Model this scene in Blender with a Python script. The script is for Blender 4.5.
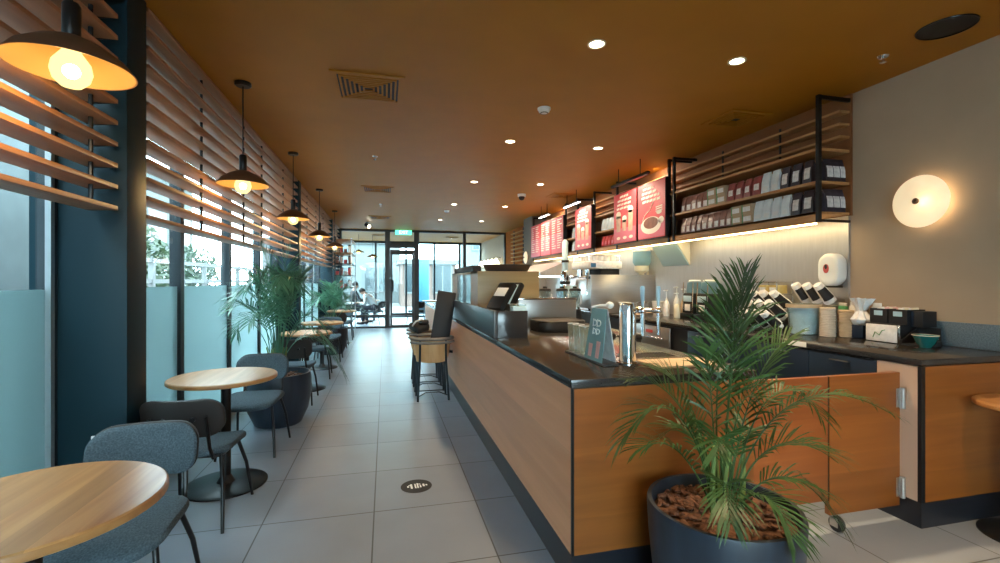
import bpy, bmesh, math, random
from mathutils import Vector, Matrix
PI = math.pi
PEND_W = 4.0
STRIP_W = 7.5
MENU_W = 8
DOWN_W = 105
SCONCE_W = 1.0
for o in list(bpy.data.objects):
    bpy.data.objects.remove(o)
S = bpy.context.scene
COL = S.collection

# ------------------------------------------------------------------ camera
cam_d = bpy.data.cameras.new('camera')
cam_d.sensor_width = 36.0
cam_d.sensor_fit = 'HORIZONTAL'
cam_d.lens = 36.0 * 465.0 / 1000.0
cam_d.clip_start = 0.02
cam_d.clip_end = 200
cam = bpy.data.objects.new('camera', cam_d)
COL.objects.link(cam)
YAW = math.atan(114.5 / 465.0)
cam.location = (0, 0, 1.40)
cam.rotation_euler = (PI / 2, 0, -YAW)
S.camera = cam

# ------------------------------------------------------------------ view
S.view_settings.view_transform = 'Standard'
S.view_settings.look = 'None'
S.view_settings.exposure = 1.0
S.view_settings.gamma = 1.0
S.view_settings.use_curve_mapping = False

# ------------------------------------------------------------------ sky
W = bpy.data.worlds.new('sky')
S.world = W
W.use_nodes = True
wn = W.node_tree
wn.nodes.clear()
w_out = wn.nodes.new('ShaderNodeOutputWorld')
w_bg = wn.nodes.new('ShaderNodeBackground')
w_bg.inputs['Color'].default_value = (0.74, 0.90, 1.0, 1)
w_bg.inputs['Strength'].default_value = 10.5
wn.links.new(w_bg.outputs[0], w_out.inputs[0])

# ------------------------------------------------------------------ area light helper
def area(name, loc, direction, sx, sy, power=0, col=(1, 1, 1), portal=False, spread=PI):
    d = bpy.data.lights.new(name, 'AREA')
    d.shape = 'RECTANGLE'
    d.size, d.size_y = sx, sy
    d.energy = power
    d.color = col
    d.spread = spread
    if portal:
        d.cycles.is_portal = True
    o = bpy.data.objects.new(name, d)
    COL.objects.link(o)
    o.location = loc
    o.rotation_euler = Vector(direction).to_track_quat('-Z', 'Y').to_euler()
    return o

# ------------------------------------------------------------------ materials
def lin(r, g, b):
    f = lambda v: (v / 255 / 12.92) if v <= 10 else ((v / 255 + 0.055) / 1.055) ** 2.4
    return (f(r), f(g), f(b))
def mat(name, col, rough=0.5, metal=0.0, vary=0.0, scale=8.0, bump=0.0, spec=0.5, stretch=(1, 1, 1), emit=None, es=0.0, trans=0.0, alpha=1.0, coat=0.0):
    m = bpy.data.materials.new(name)
    m.use_nodes = True
    nt = m.node_tree
    p = nt.nodes['Principled BSDF']
    p.inputs['Base Color'].default_value = (*col, 1)
    p.inputs['Roughness'].default_value = rough
    p.inputs['Metallic'].default_value = metal
    p.inputs['Specular IOR Level'].default_value = spec
    p.inputs['Coat Weight'].default_value = coat
    if emit:
        p.inputs['Emission Color'].default_value = (*emit, 1)
        p.inputs['Emission Strength'].default_value = es
    if trans:
        p.inputs['Transmission Weight'].default_value = trans
    if vary or bump:
        tc = nt.nodes.new('ShaderNodeTexCoord')
        mp = nt.nodes.new('ShaderNodeMapping')
        mp.inputs['Scale'].default_value = stretch
        nz = nt.nodes.new('ShaderNodeTexNoise')
        nz.inputs['Scale'].default_value = scale
        nz.inputs['Detail'].default_value = 6
        nt.links.new(tc.outputs['Object'], mp.inputs[0])
        nt.links.new(mp.outputs[0], nz.inputs['Vector'])
        if vary:
            mx = nt.nodes.new('ShaderNodeMix')
            mx.data_type = 'RGBA'
            mx.inputs['A'].default_value = (*[c * (1 - vary) for c in col], 1)
            mx.inputs['B'].default_value = (*[min(1, c * (1 + vary)) for c in col], 1)
            rm = nt.nodes.new('ShaderNodeMapRange')
            rm.inputs['From Min'].default_value = 0.3
            rm.inputs['From Max'].default_value = 0.7
            nt.links.new(nz.outputs['Fac'], rm.inputs['Value'])
            nt.links.new(rm.outputs[0], mx.inputs['Factor'])
            nt.links.new(mx.outputs['Result'], p.inputs['Base Color'])
        if bump:
            bp = nt.nodes.new('ShaderNodeBump')
            bp.inputs['Strength'].default_value = bump
            bp.inputs['Distance'].default_value = 0.01
            nt.links.new(nz.outputs['Fac'], bp.inputs['Height'])
            nt.links.new(bp.outputs[0], p.inputs['Normal'])
    return m

def wood(name, c1, c2, axis='X', scale=1.0, rough=0.4, planks=0.0, plank_axis=2, pv=(0.90, 1.06)):
    """long grain along one axis, optional plank-to-plank tone steps"""
    m = bpy.data.materials.new(name)
    m.use_nodes = True
    nt = m.node_tree
    p = nt.nodes['Principled BSDF']
    p.inputs['Roughness'].default_value = rough
    tc = nt.nodes.new('ShaderNodeTexCoord')
    mp = nt.nodes.new('ShaderNodeMapping')
    s = {'X': (0.6, 9, 9), 'Y': (9, 0.6, 9), 'Z': (9, 9, 0.6)}[axis]
    mp.inputs['Scale'].default_value = [v * scale for v in s]
    nt.links.new(tc.outputs['Object'], mp.inputs[0])
    nz = nt.nodes.new('ShaderNodeTexNoise')
    nz.inputs['Scale'].default_value = 2.2
    nz.inputs['Detail'].default_value = 8
    nz.inputs['Distortion'].default_value = 0.6
    nt.links.new(mp.outputs[0], nz.inputs['Vector'])
    cr = nt.nodes.new('ShaderNodeValToRGB')
    cr.color_ramp.elements[0].position = 0.32
    cr.color_ramp.elements[1].position = 0.68
    cr.color_ramp.elements[0].color = (*c1, 1)
    cr.color_ramp.elements[1].color = (*c2, 1)
    nt.links.new(nz.outputs['Fac'], cr.inputs[0])
    out = cr.outputs[0]
    if planks:
        sp = nt.nodes.new('ShaderNodeSeparateXYZ')
        nt.links.new(tc.outputs['Object'], sp.inputs[0])
        dv = nt.nodes.new('ShaderNodeMath'); dv.operation = 'DIVIDE'
        dv.inputs[1].default_value = planks
        nt.links.new(sp.outputs[plank_axis], dv.inputs[0])
        fl = nt.nodes.new('ShaderNodeMath'); fl.operation = 'FLOOR'
        nt.links.new(dv.outputs[0], fl.inputs[0])
        wnz = nt.nodes.new('ShaderNodeTexWhiteNoise'); wnz.noise_dimensions = '1D'
        nt.links.new(fl.outputs[0], wnz.inputs['W'])
        mr = nt.nodes.new('ShaderNodeMapRange')
        mr.inputs['To Min'].default_value = pv[0]
        mr.inputs['To Max'].default_value = pv[1]
        nt.links.new(wnz.outputs['Value'], mr.inputs['Value'])
        mx = nt.nodes.new('ShaderNodeMix'); mx.data_type = 'RGBA'; mx.blend_type = 'MULTIPLY'
        mx.inputs['Factor'].default_value = 1.0
        nt.links.new(out, mx.inputs['A'])
        nt.links.new(mr.outputs[0], mx.inputs['B'])
        out = mx.outputs['Result']
    nt.links.new(out, p.inputs['Base Color'])
    return m

def glass(name, tint, refl=0.12, frost=0.0):
    """thin pane: clear see-through with a mirror glint; frost mixes in a milky translucent film"""
    m = bpy.data.materials.new(name)
    m.use_nodes = True
    nt = m.node_tree
    nt.nodes.clear()
    out = nt.nodes.new('ShaderNodeOutputMaterial')
    tr = nt.nodes.new('ShaderNodeBsdfTransparent')
    tr.inputs[0].default_value = (*tint, 1)
    gl = nt.nodes.new('ShaderNodeBsdfGlossy')
    gl.inputs['Roughness'].default_value = 0.02 if not frost else 0.3
    fr = nt.nodes.new('ShaderNodeFresnel')
    fr.inputs[0].default_value = 1.3 if not frost else 1.2
    base = tr.outputs[0]
    if frost:
        tl = nt.nodes.new('ShaderNodeBsdfTranslucent')
        tl.inputs[0].default_value = (*[min(1, c) for c in tint], 1)
        df = nt.nodes.new('ShaderNodeBsdfDiffuse')
        df.inputs[0].default_value = (*[c * 0.6 for c in tint], 1)
        m0 = nt.nodes.new('ShaderNodeMixShader'); m0.inputs[0].default_value = 0.22
        nt.links.new(tl.outputs[0], m0.inputs[1]); nt.links.new(df.outputs[0], m0.inputs[2])
        m1 = nt.nodes.new('ShaderNodeMixShader'); m1.inputs[0].default_value = frost
        nt.links.new(tr.outputs[0], m1.inputs[1]); nt.links.new(m0.outputs[0], m1.inputs[2])
        base = m1.outputs[0]
    mx = nt.nodes.new('ShaderNodeMixShader')
    ge = nt.nodes.new('ShaderNodeNewGeometry')
    iv = nt.nodes.new('ShaderNodeMath'); iv.operation = 'SUBTRACT'
    iv.inputs[0].default_value = 1.0
    nt.links.new(ge.outputs['Backfacing'], iv.inputs[1])
    ml = nt.nodes.new('ShaderNodeMath'); ml.operation = 'MULTIPLY'
    nt.links.new(fr.outputs[0], ml.inputs[0]); nt.links.new(iv.outputs[0], ml.inputs[1])
    nt.links.new(ml.outputs[0], mx.inputs[0])
    nt.links.new(base, mx.inputs[1])
    nt.links.new(gl.outputs[0], mx.inputs[2])
    nt.links.new(mx.outputs[0], out.inputs[0])
    return m

def leafmat(name, c1, c2):
    m = bpy.data.materials.new(name)
    m.use_nodes = True
    nt = m.node_tree
    p = nt.nodes['Principled BSDF']
    p.inputs['Roughness'].default_value = 0.42
    tc = nt.nodes.new('ShaderNodeTexCoord')
    nz = nt.nodes.new('ShaderNodeTexNoise')
    nz.inputs['Scale'].default_value = 5
    nt.links.new(tc.outputs['Object'], nz.inputs['Vector'])
    cr = nt.nodes.new('ShaderNodeValToRGB')
    cr.color_ramp.elements[0].position = 0.35
    cr.color_ramp.elements[1].position = 0.65
    cr.color_ramp.elements[0].color = (*c1, 1)
    cr.color_ramp.elements[1].color = (*c2, 1)
    nt.links.new(nz.outputs['Fac'], cr.inputs[0])
    nt.links.new(cr.outputs[0], p.inputs['Base Color'])
    tl = nt.nodes.new('ShaderNodeBsdfTranslucent')
    nt.links.new(cr.outputs[0], tl.inputs[0])
    mx = nt.nodes.new('ShaderNodeMixShader')
    mx.inputs[0].default_value = 0.3
    nt.links.new(p.outputs[0], mx.inputs[1])
    nt.links.new(tl.outputs[0], mx.inputs[2])
    nt.links.new(mx.outputs[0], nt.nodes['Material Output'].inputs[0])
    return m

def tiles(name, col, grout):
    m = bpy.data.materials.new(name)
    m.use_nodes = True
    nt = m.node_tree
    p = nt.nodes['Principled BSDF']
    tc = nt.nodes.new('ShaderNodeTexCoord')
    mp = nt.nodes.new('ShaderNodeMapping')
    mp.inputs['Location'].default_value = (0.691, -2.305, 0)
    nt.links.new(tc.outputs['Object'], mp.inputs[0])
    br = nt.nodes.new('ShaderNodeTexBrick')
    br.offset = 0.0
    br.inputs['Scale'].default_value = 1.0
    br.inputs['Brick Width'].default_value = 0.624
    br.inputs['Row Height'].default_value = 0.621
    br.inputs['Mortar Size'].default_value = 0.0042
    br.inputs['Mortar Smooth'].default_value = 0.2
    br.inputs['Color1'].default_value = (*[c * 0.94 for c in col], 1)
    br.inputs['Color2'].default_value = (*[c * 1.05 for c in col], 1)
    br.inputs['Mortar'].default_value = (*grout, 1)
    nt.links.new(mp.outputs[0], br.inputs['Vector'])
    nz = nt.nodes.new('ShaderNodeTexNoise')
    nz.inputs['Scale'].default_value = 3.0
    nz.inputs['Detail'].default_value = 8
    nt.links.new(tc.outputs['Object'], nz.inputs['Vector'])
    mr = nt.nodes.new('ShaderNodeMapRange')
    mr.inputs['To Min'].default_value = 0.86
    mr.inputs['To Max'].default_value = 1.12
    nt.links.new(nz.outputs['Fac'], mr.inputs['Value'])
    mx = nt.nodes.new('ShaderNodeMix'); mx.data_type = 'RGBA'; mx.blend_type = 'MULTIPLY'
    mx.inputs['Factor'].default_value = 1.0
    nt.links.new(br.outputs['Color'], mx.inputs['A'])
    nt.links.new(mr.outputs[0], mx.inputs['B'])
    nt.links.new(mx.outputs['Result'], p.inputs['Base Color'])
    p.inputs['Roughness'].default_value = 0.36
    return m

M = {}
M['ceiling'] = mat('ceiling_paint', (0.38, 0.148, 0.004), 0.55, vary=0.05, scale=3, spec=0.35)
M['beige'] = mat('beige_wall_paint', (0.44, 0.315, 0.215), 0.75, vary=0.03, scale=4)
M['brownwall'] = mat('brown_wall_paint', (0.22, 0.075, 0.018), 0.7, vary=0.05)
M['tile'] = tiles('grey_floor_tile', (0.215, 0.245, 0.30), (0.05, 0.055, 0.065))
M['pave'] = mat('outdoor_paving', (0.15, 0.155, 0.155), 0.8, vary=0.1, scale=2)
M['pier'] = mat('dark_teal_pier_paint', (0.004, 0.022, 0.032), 0.5, spec=0.25)
M['frame'] = mat('dark_window_frame', (0.012, 0.022, 0.030), 0.4)
M['frame_light'] = mat('pale_metal_lit_edge', (0.5, 0.55, 0.58), 0.35, 0.8)  # pale rack posts; on the window, a lit edge put into colour
M['storeframe'] = mat('dark_bronze_frame', (0.022, 0.018, 0.016), 0.4)
M['clear'] = glass('clear_glass', (0.90, 0.97, 0.97))
M['frosted'] = glass('frosted_film', (0.49, 0.61, 0.62), frost=0.95)
M['slat'] = wood('oak_slat', (0.33, 0.150, 0.070), (0.44, 0.215, 0.105), 'Y', 1.0, 0.45)
M['slatx'] = wood('oak_slat_shelf', (0.40, 0.18, 0.06), (0.52, 0.26, 0.10), 'Y', 1.0, 0.45)
M['black'] = mat('black_metal', (0.010, 0.011, 0.013), 0.35, 0.3)
M['blackm'] = mat('matte_black', (0.012, 0.012, 0.014), 0.6)
M['kick'] = mat('black_kick_plate', (0.012, 0.014, 0.020), 0.3)
M['counterwood'] = wood('cherry_veneer_warmlit', (0.20, 0.058, 0.008), (0.28, 0.088, 0.015), 'X', 0.7, 0.38, planks=0.16)  # end faces: same cherry, the dimmer warm light put into its colour
mat_gate2 = wood('reddish_cherry_gate', (0.22, 0.055, 0.011), (0.30, 0.085, 0.018), 'X', 0.7, 0.36, planks=0.16)
M['counterwood_daylit'] = wood('cherry_veneer_daylit', (0.66, 0.305, 0.155), (0.74, 0.37, 0.195), 'Y', 0.7, 0.38, planks=0.31)  # aisle face: same cherry, the daylight on it put into a paler colour
M['gatewood'] = wood('cherry_gate', (0.20, 0.056, 0.008), (0.28, 0.085, 0.014), 'X', 0.7, 0.36, planks=0.16)
M['stone'] = mat('dark_speckled_stone', (0.028, 0.026, 0.026), 0.16, vary=0.55, scale=160, spec=0.6)
M['stoneblue'] = mat('speckled_stone_upstand', (0.05, 0.055, 0.063), 0.3, vary=0.4, scale=120)
M['steel'] = mat('brushed_steel', (0.52, 0.50, 0.48), 0.32, 0.9, vary=0.06, scale=6, stretch=(1, 1, 30))
M['steelwall'] = mat('steel_splashback', (0.50, 0.49, 0.50), 0.40, 0.75, vary=0.05, scale=5, stretch=(8, 8, 1))
M['chrome'] = mat('chrome', (0.75, 0.76, 0.78), 0.08, 1.0)
M['tablewood'] = wood('oak_table_planks', (0.40, 0.185, 0.065), (0.54, 0.28, 0.11), 'Y', 1.1, 0.35, planks=0.085, plank_axis=0, pv=(0.78, 1.18))
M['tablewoody'] = wood('pale_oak_table', (0.42, 0.22, 0.10), (0.55, 0.31, 0.15), 'Y', 1.1, 0.35, planks=0.085, plank_axis=0)
M['tableedge'] = wood('oak_table_edge', (0.36, 0.16, 0.05), (0.48, 0.23, 0.08), 'X', 1.0, 0.4)
M['fabric'] = mat('grey_blue_upholstery', (0.070, 0.096, 0.115), 0.95, vary=0.35, scale=150, bump=0.25, spec=0.2)
M['shell'] = mat('dark_brown_shell', (0.030, 0.024, 0.022), 0.5)
M['navy'] = mat('navy_cabinet', (0.007, 0.018, 0.040), 0.4)
M['white'] = mat('white_plastic', (0.80, 0.80, 0.78), 0.35)
M['cream'] = mat('cream_plastic', (0.72, 0.66, 0.50), 0.4)
M['paper'] = mat('white_paper', (0.78, 0.79, 0.78), 0.8)
M['kraft'] = mat('kraft_paper', (0.50, 0.36, 0.23), 0.8, vary=0.1, scale=20)
M['green'] = mat('green_label', (0.10, 0.33, 0.12), 0.6)
M['leaf'] = leafmat('palm_leaf', (0.018, 0.062, 0.018), (0.062, 0.145, 0.045))
M['leafteal'] = leafmat('palm_leaf_teal', (0.04, 0.15, 0.09), (0.11, 0.28, 0.17))  # paler teal green leaf of the palms along the windows
M['stem'] = mat('palm_stem', (0.16, 0.25, 0.08), 0.5, vary=0.3, scale=10)
M['mulch'] = mat('bark_mulch', (0.13, 0.055, 0.030), 0.9, vary=0.7, scale=45, bump=0.8)
M['pot'] = mat('dark_slate_planter', (0.014, 0.023, 0.038), 0.45, vary=0.35, scale=14, stretch=(1, 1, 0.15))
M['brass'] = mat('bronze_lamp_shade', (0.16, 0.085, 0.05), 0.45, 0.4)
M['brassin'] = mat('gilt_shade_lining', (0.30, 0.19, 0.07), 0.45, 0.3)
M['bulb'] = mat('lit_bulb', (1, 0.85, 0.5), 0.3, emit=(1.0, 0.66, 0.22), es=9)
M['filament'] = mat('bulb_filament', (1, 0.85, 0.5), 0.3, emit=(1.0, 0.85, 0.55), es=40)
M['downlit'] = mat('lit_downlight', (1, 0.9, 0.7), 0.4, emit=(1.0, 0.88, 0.62), es=14)
M['strip'] = mat('lit_led_strip', (1, 0.9, 0.6), 0.4, emit=(1.0, 0.80, 0.35), es=7)
M['bar_lit'] = mat('lit_picture_lamp', (1, 0.95, 0.9), 0.4, emit=(1.0, 0.93, 0.85), es=8)
M['sconce'] = leafmat('lit_sconce_glass', (0.86, 0.78, 0.62), (0.92, 0.85, 0.70))
_p = M['sconce'].node_tree.nodes['Principled BSDF']
_p.inputs['Emission Color'].default_value = (1.0, 0.84, 0.58, 1)
_p.inputs['Emission Strength'].default_value = 0.28
M['exit'] = mat('lit_green_sign', (0.1, 0.8, 0.4), 0.4, emit=(0.10, 0.85, 0.40), es=1.2)
M['signwhite'] = mat('lit_sign_letter', (0.9, 1, 0.95), 0.4, emit=(0.8, 1.0, 0.9), es=1.5)
M['menu_red'] = mat('menu_red_print', (0.70, 0.075, 0.085), 0.5, vary=0.06, scale=2)
M['menu_pink'] = mat('menu_pink_print', (0.72, 0.17, 0.22), 0.5, vary=0.05, scale=2)
M['menu_text'] = mat('menu_white_ink', (0.95, 0.80, 0.66), 0.6)
M['drink'] = mat('menu_drink_ink', (0.62, 0.40, 0.28), 0.6, vary=0.3, scale=10)
M['drink2'] = mat('menu_coffee_ink', (0.22, 0.09, 0.06), 0.6, vary=0.3, scale=10)
M['bag_brown'] = mat('brown_coffee_bag', (0.27, 0.12, 0.095), 0.28, vary=0.4, scale=14)
M['bag_red'] = mat('maroon_coffee_bag', (0.34, 0.075, 0.07), 0.28, vary=0.4, scale=14)
M['bag_dark'] = mat('charcoal_coffee_bag', (0.045, 0.036, 0.052), 0.28, vary=0.4, scale=14)
M['bag_white'] = mat('pale_coffee_bag', (0.74, 0.80, 0.83), 0.4, vary=0.1, scale=14)
M['pouch_red'] = mat('red_pouch', (0.60, 0.05, 0.05), 0.4, vary=0.15, scale=14)
M['label'] = mat('pale_bag_label', (0.78, 0.74, 0.72), 0.6, vary=0.2, scale=30)
M['tealbowl'] = mat('teal_glaze', (0.012, 0.13, 0.12), 0.18)
M['bluesteel'] = mat('blue_grey_panel', (0.42, 0.60, 0.70), 0.5)
M['hopper'] = glass('tinted_hopper', (0.55, 0.75, 0.85), frost=0.45)
M['acrylic'] = glass('clear_acrylic', (0.82, 0.90, 0.92), frost=0.14)
M['cardblue'] = mat('teal_card', (0.17, 0.33, 0.35), 0.6, vary=0.1, scale=8)
M['chalk'] = mat('white_chalk_ink', (0.75, 0.82, 0.82), 0.8)
M['pinkdrink'] = mat('pink_print', (0.72, 0.42, 0.40), 0.7)
M['skin'] = mat('skin', (0.45, 0.26, 0.18), 0.5)
M['hair'] = mat('dark_hair', (0.02, 0.015, 0.012), 0.6)
M['shirt_white'] = mat('white_shirt_cloth', (0.75, 0.78, 0.80), 0.9)
M['shirt_dark'] = mat('dark_jacket_cloth', (0.04, 0.045, 0.055), 0.9)
M['trouser'] = mat('dark_trouser_cloth', (0.03, 0.035, 0.05), 0.9)
M['bldg'] = mat('pale_render_facade', (0.13, 0.135, 0.135), 0.8, vary=0.06, scale=2)
M['bldgred'] = mat('brick_pink_facade', (0.14, 0.085, 0.07), 0.8, vary=0.1, scale=6)
M['bldgblue'] = mat('blue_signboard', (0.04, 0.14, 0.26), 0.5)
M['bldgglass'] = mat('facade_window', (0.03, 0.04, 0.045), 0.25)
M['treeleaf'] = leafmat('tree_leaf', (0.012, 0.030, 0.012), (0.035, 0.06, 0.028))
M['bark'] = mat('tree_bark', (0.10, 0.07, 0.05), 0.9, vary=0.3)
M['rubber'] = mat('black_rubber', (0.015, 0.015, 0.016), 0.7)
M['yellowbox'] = mat('yellow_carton', (0.62, 0.48, 0.18), 0.6, vary=0.15, scale=20)
M['highwood'] = wood('bent_plywood', (0.55, 0.29, 0.11), (0.66, 0.38, 0.17), 'Z', 1.0, 0.4)
M['casewood'] = wood('yellow_case_veneer', (0.46, 0.29, 0.12), (0.56, 0.37, 0.17), 'X', 0.6, 0.4)
M['caseside'] = mat('pink_beige_laminate', (0.52, 0.36, 0.27), 0.5)
M['wrap'] = mat('white_wrap', (0.80, 0.78, 0.77), 0.6, vary=0.12, scale=25)
M['redmark'] = mat('red_ink', (0.50, 0.08, 0.08), 0.6)
M['grate'] = mat('drip_grate', (0.03, 0.028, 0.026), 0.4, 0.4)
M['board'] = wood('pale_chopping_board', (0.42, 0.30, 0.20), (0.52, 0.39, 0.27), 'X', 1.0, 0.6)
M['wrapk'] = mat('pale_kraft_lid', (0.62, 0.52, 0.42), 0.7)
M['bar_warm'] = mat('lit_cone_shade', (1, 0.9, 0.75), 0.5, emit=(1.0, 0.86, 0.62), es=2.2)
M['greywall'] = mat('grey_neighbour_masonry', (0.085, 0.105, 0.11), 0.9, vary=0.15, scale=3)
M['greycol'] = mat('grey_column_paint', (0.22, 0.20, 0.18), 0.9, spec=0.05)
M['bldgside'] = mat('grey_green_facade', (0.055, 0.068, 0.066), 0.85, vary=0.2, scale=1.5)
M['rail'] = mat('weathered_grey_rail', (0.20, 0.175, 0.155), 0.6, vary=0.2, scale=12)
M['farwood'] = mat('orange_wood_panel', (0.42, 0.13, 0.03), 0.9, vary=0.12, scale=5, stretch=(1, 1, 8), spec=0.05)
M['farslat'] = mat('pale_oak_far_slat', (0.62, 0.36, 0.16), 0.9, vary=0.1, scale=6, spec=0.05)
M['upstand'] = mat('blue_grey_speckled_upstand', (0.13, 0.165, 0.19), 0.35, vary=0.35, scale=120)

# ------------------------------------------------------------------ mesh helpers
class B:
    def __init__(self):
        self.bm = bmesh.new()
    def _merge(self, t):
        me = bpy.data.meshes.new('tmp')
        t.to_mesh(me); t.free()
        self.bm.from_mesh(me)
        bpy.data.meshes.remove(me)
    def box(self, c, s, bev=0.0, rz=0.0, rx=0.0, ry=0.0, seg=2):
        t = bmesh.new()
        bmesh.ops.create_cube(t, size=1)
        for v in t.verts:
            v.co = Vector((v.co.x * s[0], v.co.y * s[1], v.co.z * s[2]))
        if bev:
            bmesh.ops.bevel(t, geom=t.edges[:], offset=bev, segments=seg, affect='EDGES', profile=0.5)
        m = Matrix.Translation(c) @ Matrix.Rotation(rz, 4, 'Z') @ Matrix.Rotation(ry, 4, 'Y') @ Matrix.Rotation(rx, 4, 'X')
        t.transform(m)
        self._merge(t)
        return self
    def b2(self, x0, x1, y0, y1, z0, z1, bev=0.0):
        return self.box(((x0 + x1) / 2, (y0 + y1) / 2, (z0 + z1) / 2), (abs(x1 - x0), abs(y1 - y0), abs(z1 - z0)), bev)
    def tube(self, pts, r, n=8, closed=False, cap=True):
        pts = [Vector(p) for p in pts]
        k = len(pts)
        rs = r if isinstance(r, (list, tuple)) else [r] * k
        rings = []
        prev = None
        for i, p in enumerate(pts):
            if closed:
                d = (pts[(i + 1) % k] - pts[i - 1]).normalized()
            else:
                a = pts[max(0, i - 1)]; b = pts[min(k - 1, i + 1)]
                d = (b - a).normalized()
            if prev is None:
                u = d.orthogonal().normalized()
            else:
                u = prev - d * prev.dot(d)
                u = u.normalized() if u.length > 1e-6 else d.orthogonal().normalized()
            prev = u
            w = d.cross(u)
            rings.append([self.bm.verts.new(p + (u * math.cos(2 * PI * j / n) + w * math.sin(2 * PI * j / n)) * rs[i]) for j in range(n)])
        for i in range(k if closed else k - 1):
            a, b = rings[i], rings[(i + 1) % k]
            for j in range(n):
                self.bm.faces.new((a[j], a[(j + 1) % n], b[(j + 1) % n], b[j]))
        if cap and not closed:
            self.bm.faces.new(rings[0][::-1]); self.bm.faces.new(rings[-1])
        return self
    def cyl(self, p0, p1, r0, r1=None, n=16):
        return self.tube([p0, p1], [r0, r0 if r1 is None else r1], n)
    def lathe(self, prof, c=(0, 0, 0), n=32, sx=1.0, sy=1.0):
        """profile of (r, z); r = 0 closes to a point"""
        c = Vector(c)
        rings = []
        for r, z in prof:
            if r < 1e-6:
                rings.append([self.bm.verts.new(c + Vector((0, 0, z)))])
            else:
                rings.append([self.bm.verts.new(c + Vector((r * sx * math.cos(2 * PI * j / n), r * sy * math.sin(2 * PI * j / n), z))) for j in range(n)])
        for a, b in zip(rings, rings[1:]):
            for j in range(n):
                q = (j + 1) % n
                if len(a) == 1 and len(b) == 1: continue
                if len(a) == 1: self.bm.faces.new((a[0], b[q], b[j]))
                elif len(b) == 1: self.bm.faces.new((a[j], a[q], b[0]))
                else: self.bm.faces.new((a[j], a[q], b[q], b[j]))
        return self
    def prism(self, poly, vec):
        vec = Vector(vec)
        a = [self.bm.verts.new(Vector(p)) for p in poly]
        b = [self.bm.verts.new(Vector(p) + vec) for p in poly]
        self.bm.faces.new(a[::-1]); self.bm.faces.new(b)
        n = len(a)
        for i in range(n):
            self.bm.faces.new((a[i], a[(i + 1) % n], b[(i + 1) % n], b[i]))
        return self
    def quad(self, *ps):
        self.bm.faces.new([self.bm.verts.new(Vector(p)) for p in ps])
        return self
    def ball(self, c, r, n=16, sc=(1, 1, 1)):
        t = bmesh.new()
        bmesh.ops.create_uvsphere(t, u_segments=n, v_segments=max(6, n // 2), radius=r)
        t.transform(Matrix.Translation(c) @ Matrix.Diagonal((*sc, 1)))
        self._merge(t)
        return self
    def pad(self, w, h, r, t, fn, e=0.012, n=6):
        """rounded-rectangle cushion in (u, v, thickness), bent into place by fn"""
        out = []
        for cx, cy, a0 in ((w / 2 - r, h / 2 - r, 0), (-w / 2 + r, h / 2 - r, PI / 2), (-w / 2 + r, -h / 2 + r, PI), (w / 2 - r, -h / 2 + r, 1.5 * PI)):
            for i in range(n + 1):
                a = a0 + PI / 2 * i / n
                out.append((cx + r * math.cos(a), cy + r * math.sin(a)))
        # add points along straight sides
        pts = []
        for i, p in enumerate(out):
            q = out[(i + 1) % len(out)]
            pts.append(p)
            L = math.hypot(q[0] - p[0], q[1] - p[1])
            m = int(L / 0.05)
            for k in range(1, m + 1):
                f = k / (m + 1)
                pts.append((p[0] + (q[0] - p[0]) * f, p[1] + (q[1] - p[1]) * f))
        def ring(sc, z, ins=0.0):
            f = 1 - 2 * ins / min(w, h)
            return [self.bm.verts.new(Vector(fn(x * sc * f, y * sc * f, z))) for x, y in pts]
        seq = [(0.0, -t / 2, e), (0.25, -t / 2, e), (0.6, -t / 2, e), (0.88, -t / 2, e), (1, -t / 2, e), (1, -t / 2 + e * .35, e * .3), (1, -t / 2 + e, 0), (1, t / 2 - e, 0), (1, t / 2 - e * .35, e * .3), (1, t / 2, e), (0.88, t / 2, e), (0.6, t / 2, e), (0.25, t / 2, e), (0.0, t / 2, e)]
        rings = []
        for s_, z, ins in seq:
            rings.append([self.bm.verts.new(Vector(fn(0, 0, z)))] if s_ == 0 else ring(s_, z, ins))
        k = len(pts)
        for a, b in zip(rings, rings[1:]):
            for j in range(k):
                q = (j + 1) % k
                if len(a) == 1: self.bm.faces.new((a[0], b[q], b[j]))
                elif len(b) == 1: self.bm.faces.new((a[j], a[q], b[0]))
                else: self.bm.faces.new((a[j], a[q], b[q], b[j]))
        return self
    def move(self, v=(0, 0, 0), rz=0.0, rx=0.0, ry=0.0):
        self.bm.transform(Matrix.Translation(v) @ Matrix.Rotation(rz, 4, 'Z') @ Matrix.Rotation(ry, 4, 'Y') @ Matrix.Rotation(rx, 4, 'X'))
        return self

def obj(name, b, m, parent=None, smooth=True, loc=None):
    me = bpy.data.meshes.new(name)
    bmesh.ops.recalc_face_normals(b.bm, faces=b.bm.faces[:])
    b.bm.to_mesh(me); b.bm.free()
    if smooth:
        for p in me.polygons: p.use_smooth = True
        me.set_sharp_from_angle(angle=math.radians(38))
    me.materials.append(m)
    o = bpy.data.objects.new(name, me)
    COL.objects.link(o)
    if parent is not None: o.parent = parent
    if loc is not None: o.location = loc
    return o
def tag(o, label, cat, group=None, kind=None):
    o['label'] = label; o['category'] = cat
    if group: o['group'] = group
    if kind: o['kind'] = kind
    return o
def thing(name, label, cat, loc=(0, 0, 0), rz=0.0, group=None):
    o = bpy.data.objects.new(name, None)
    o.empty_display_size = 0.1
    COL.objects.link(o)
    o.location = loc; o.rotation_euler = (0, 0, rz)
    return tag(o, label, cat, group)
def struct(name, b, m, parent=None, label=None):
    o = obj(name, b, m, parent)
    if parent is None:
        o['kind'] = 'structure'; o['category'] = name.split('_')[0]
        o['label'] = label or name.replace('_', ' ')
    return o
KIDS = {}
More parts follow.
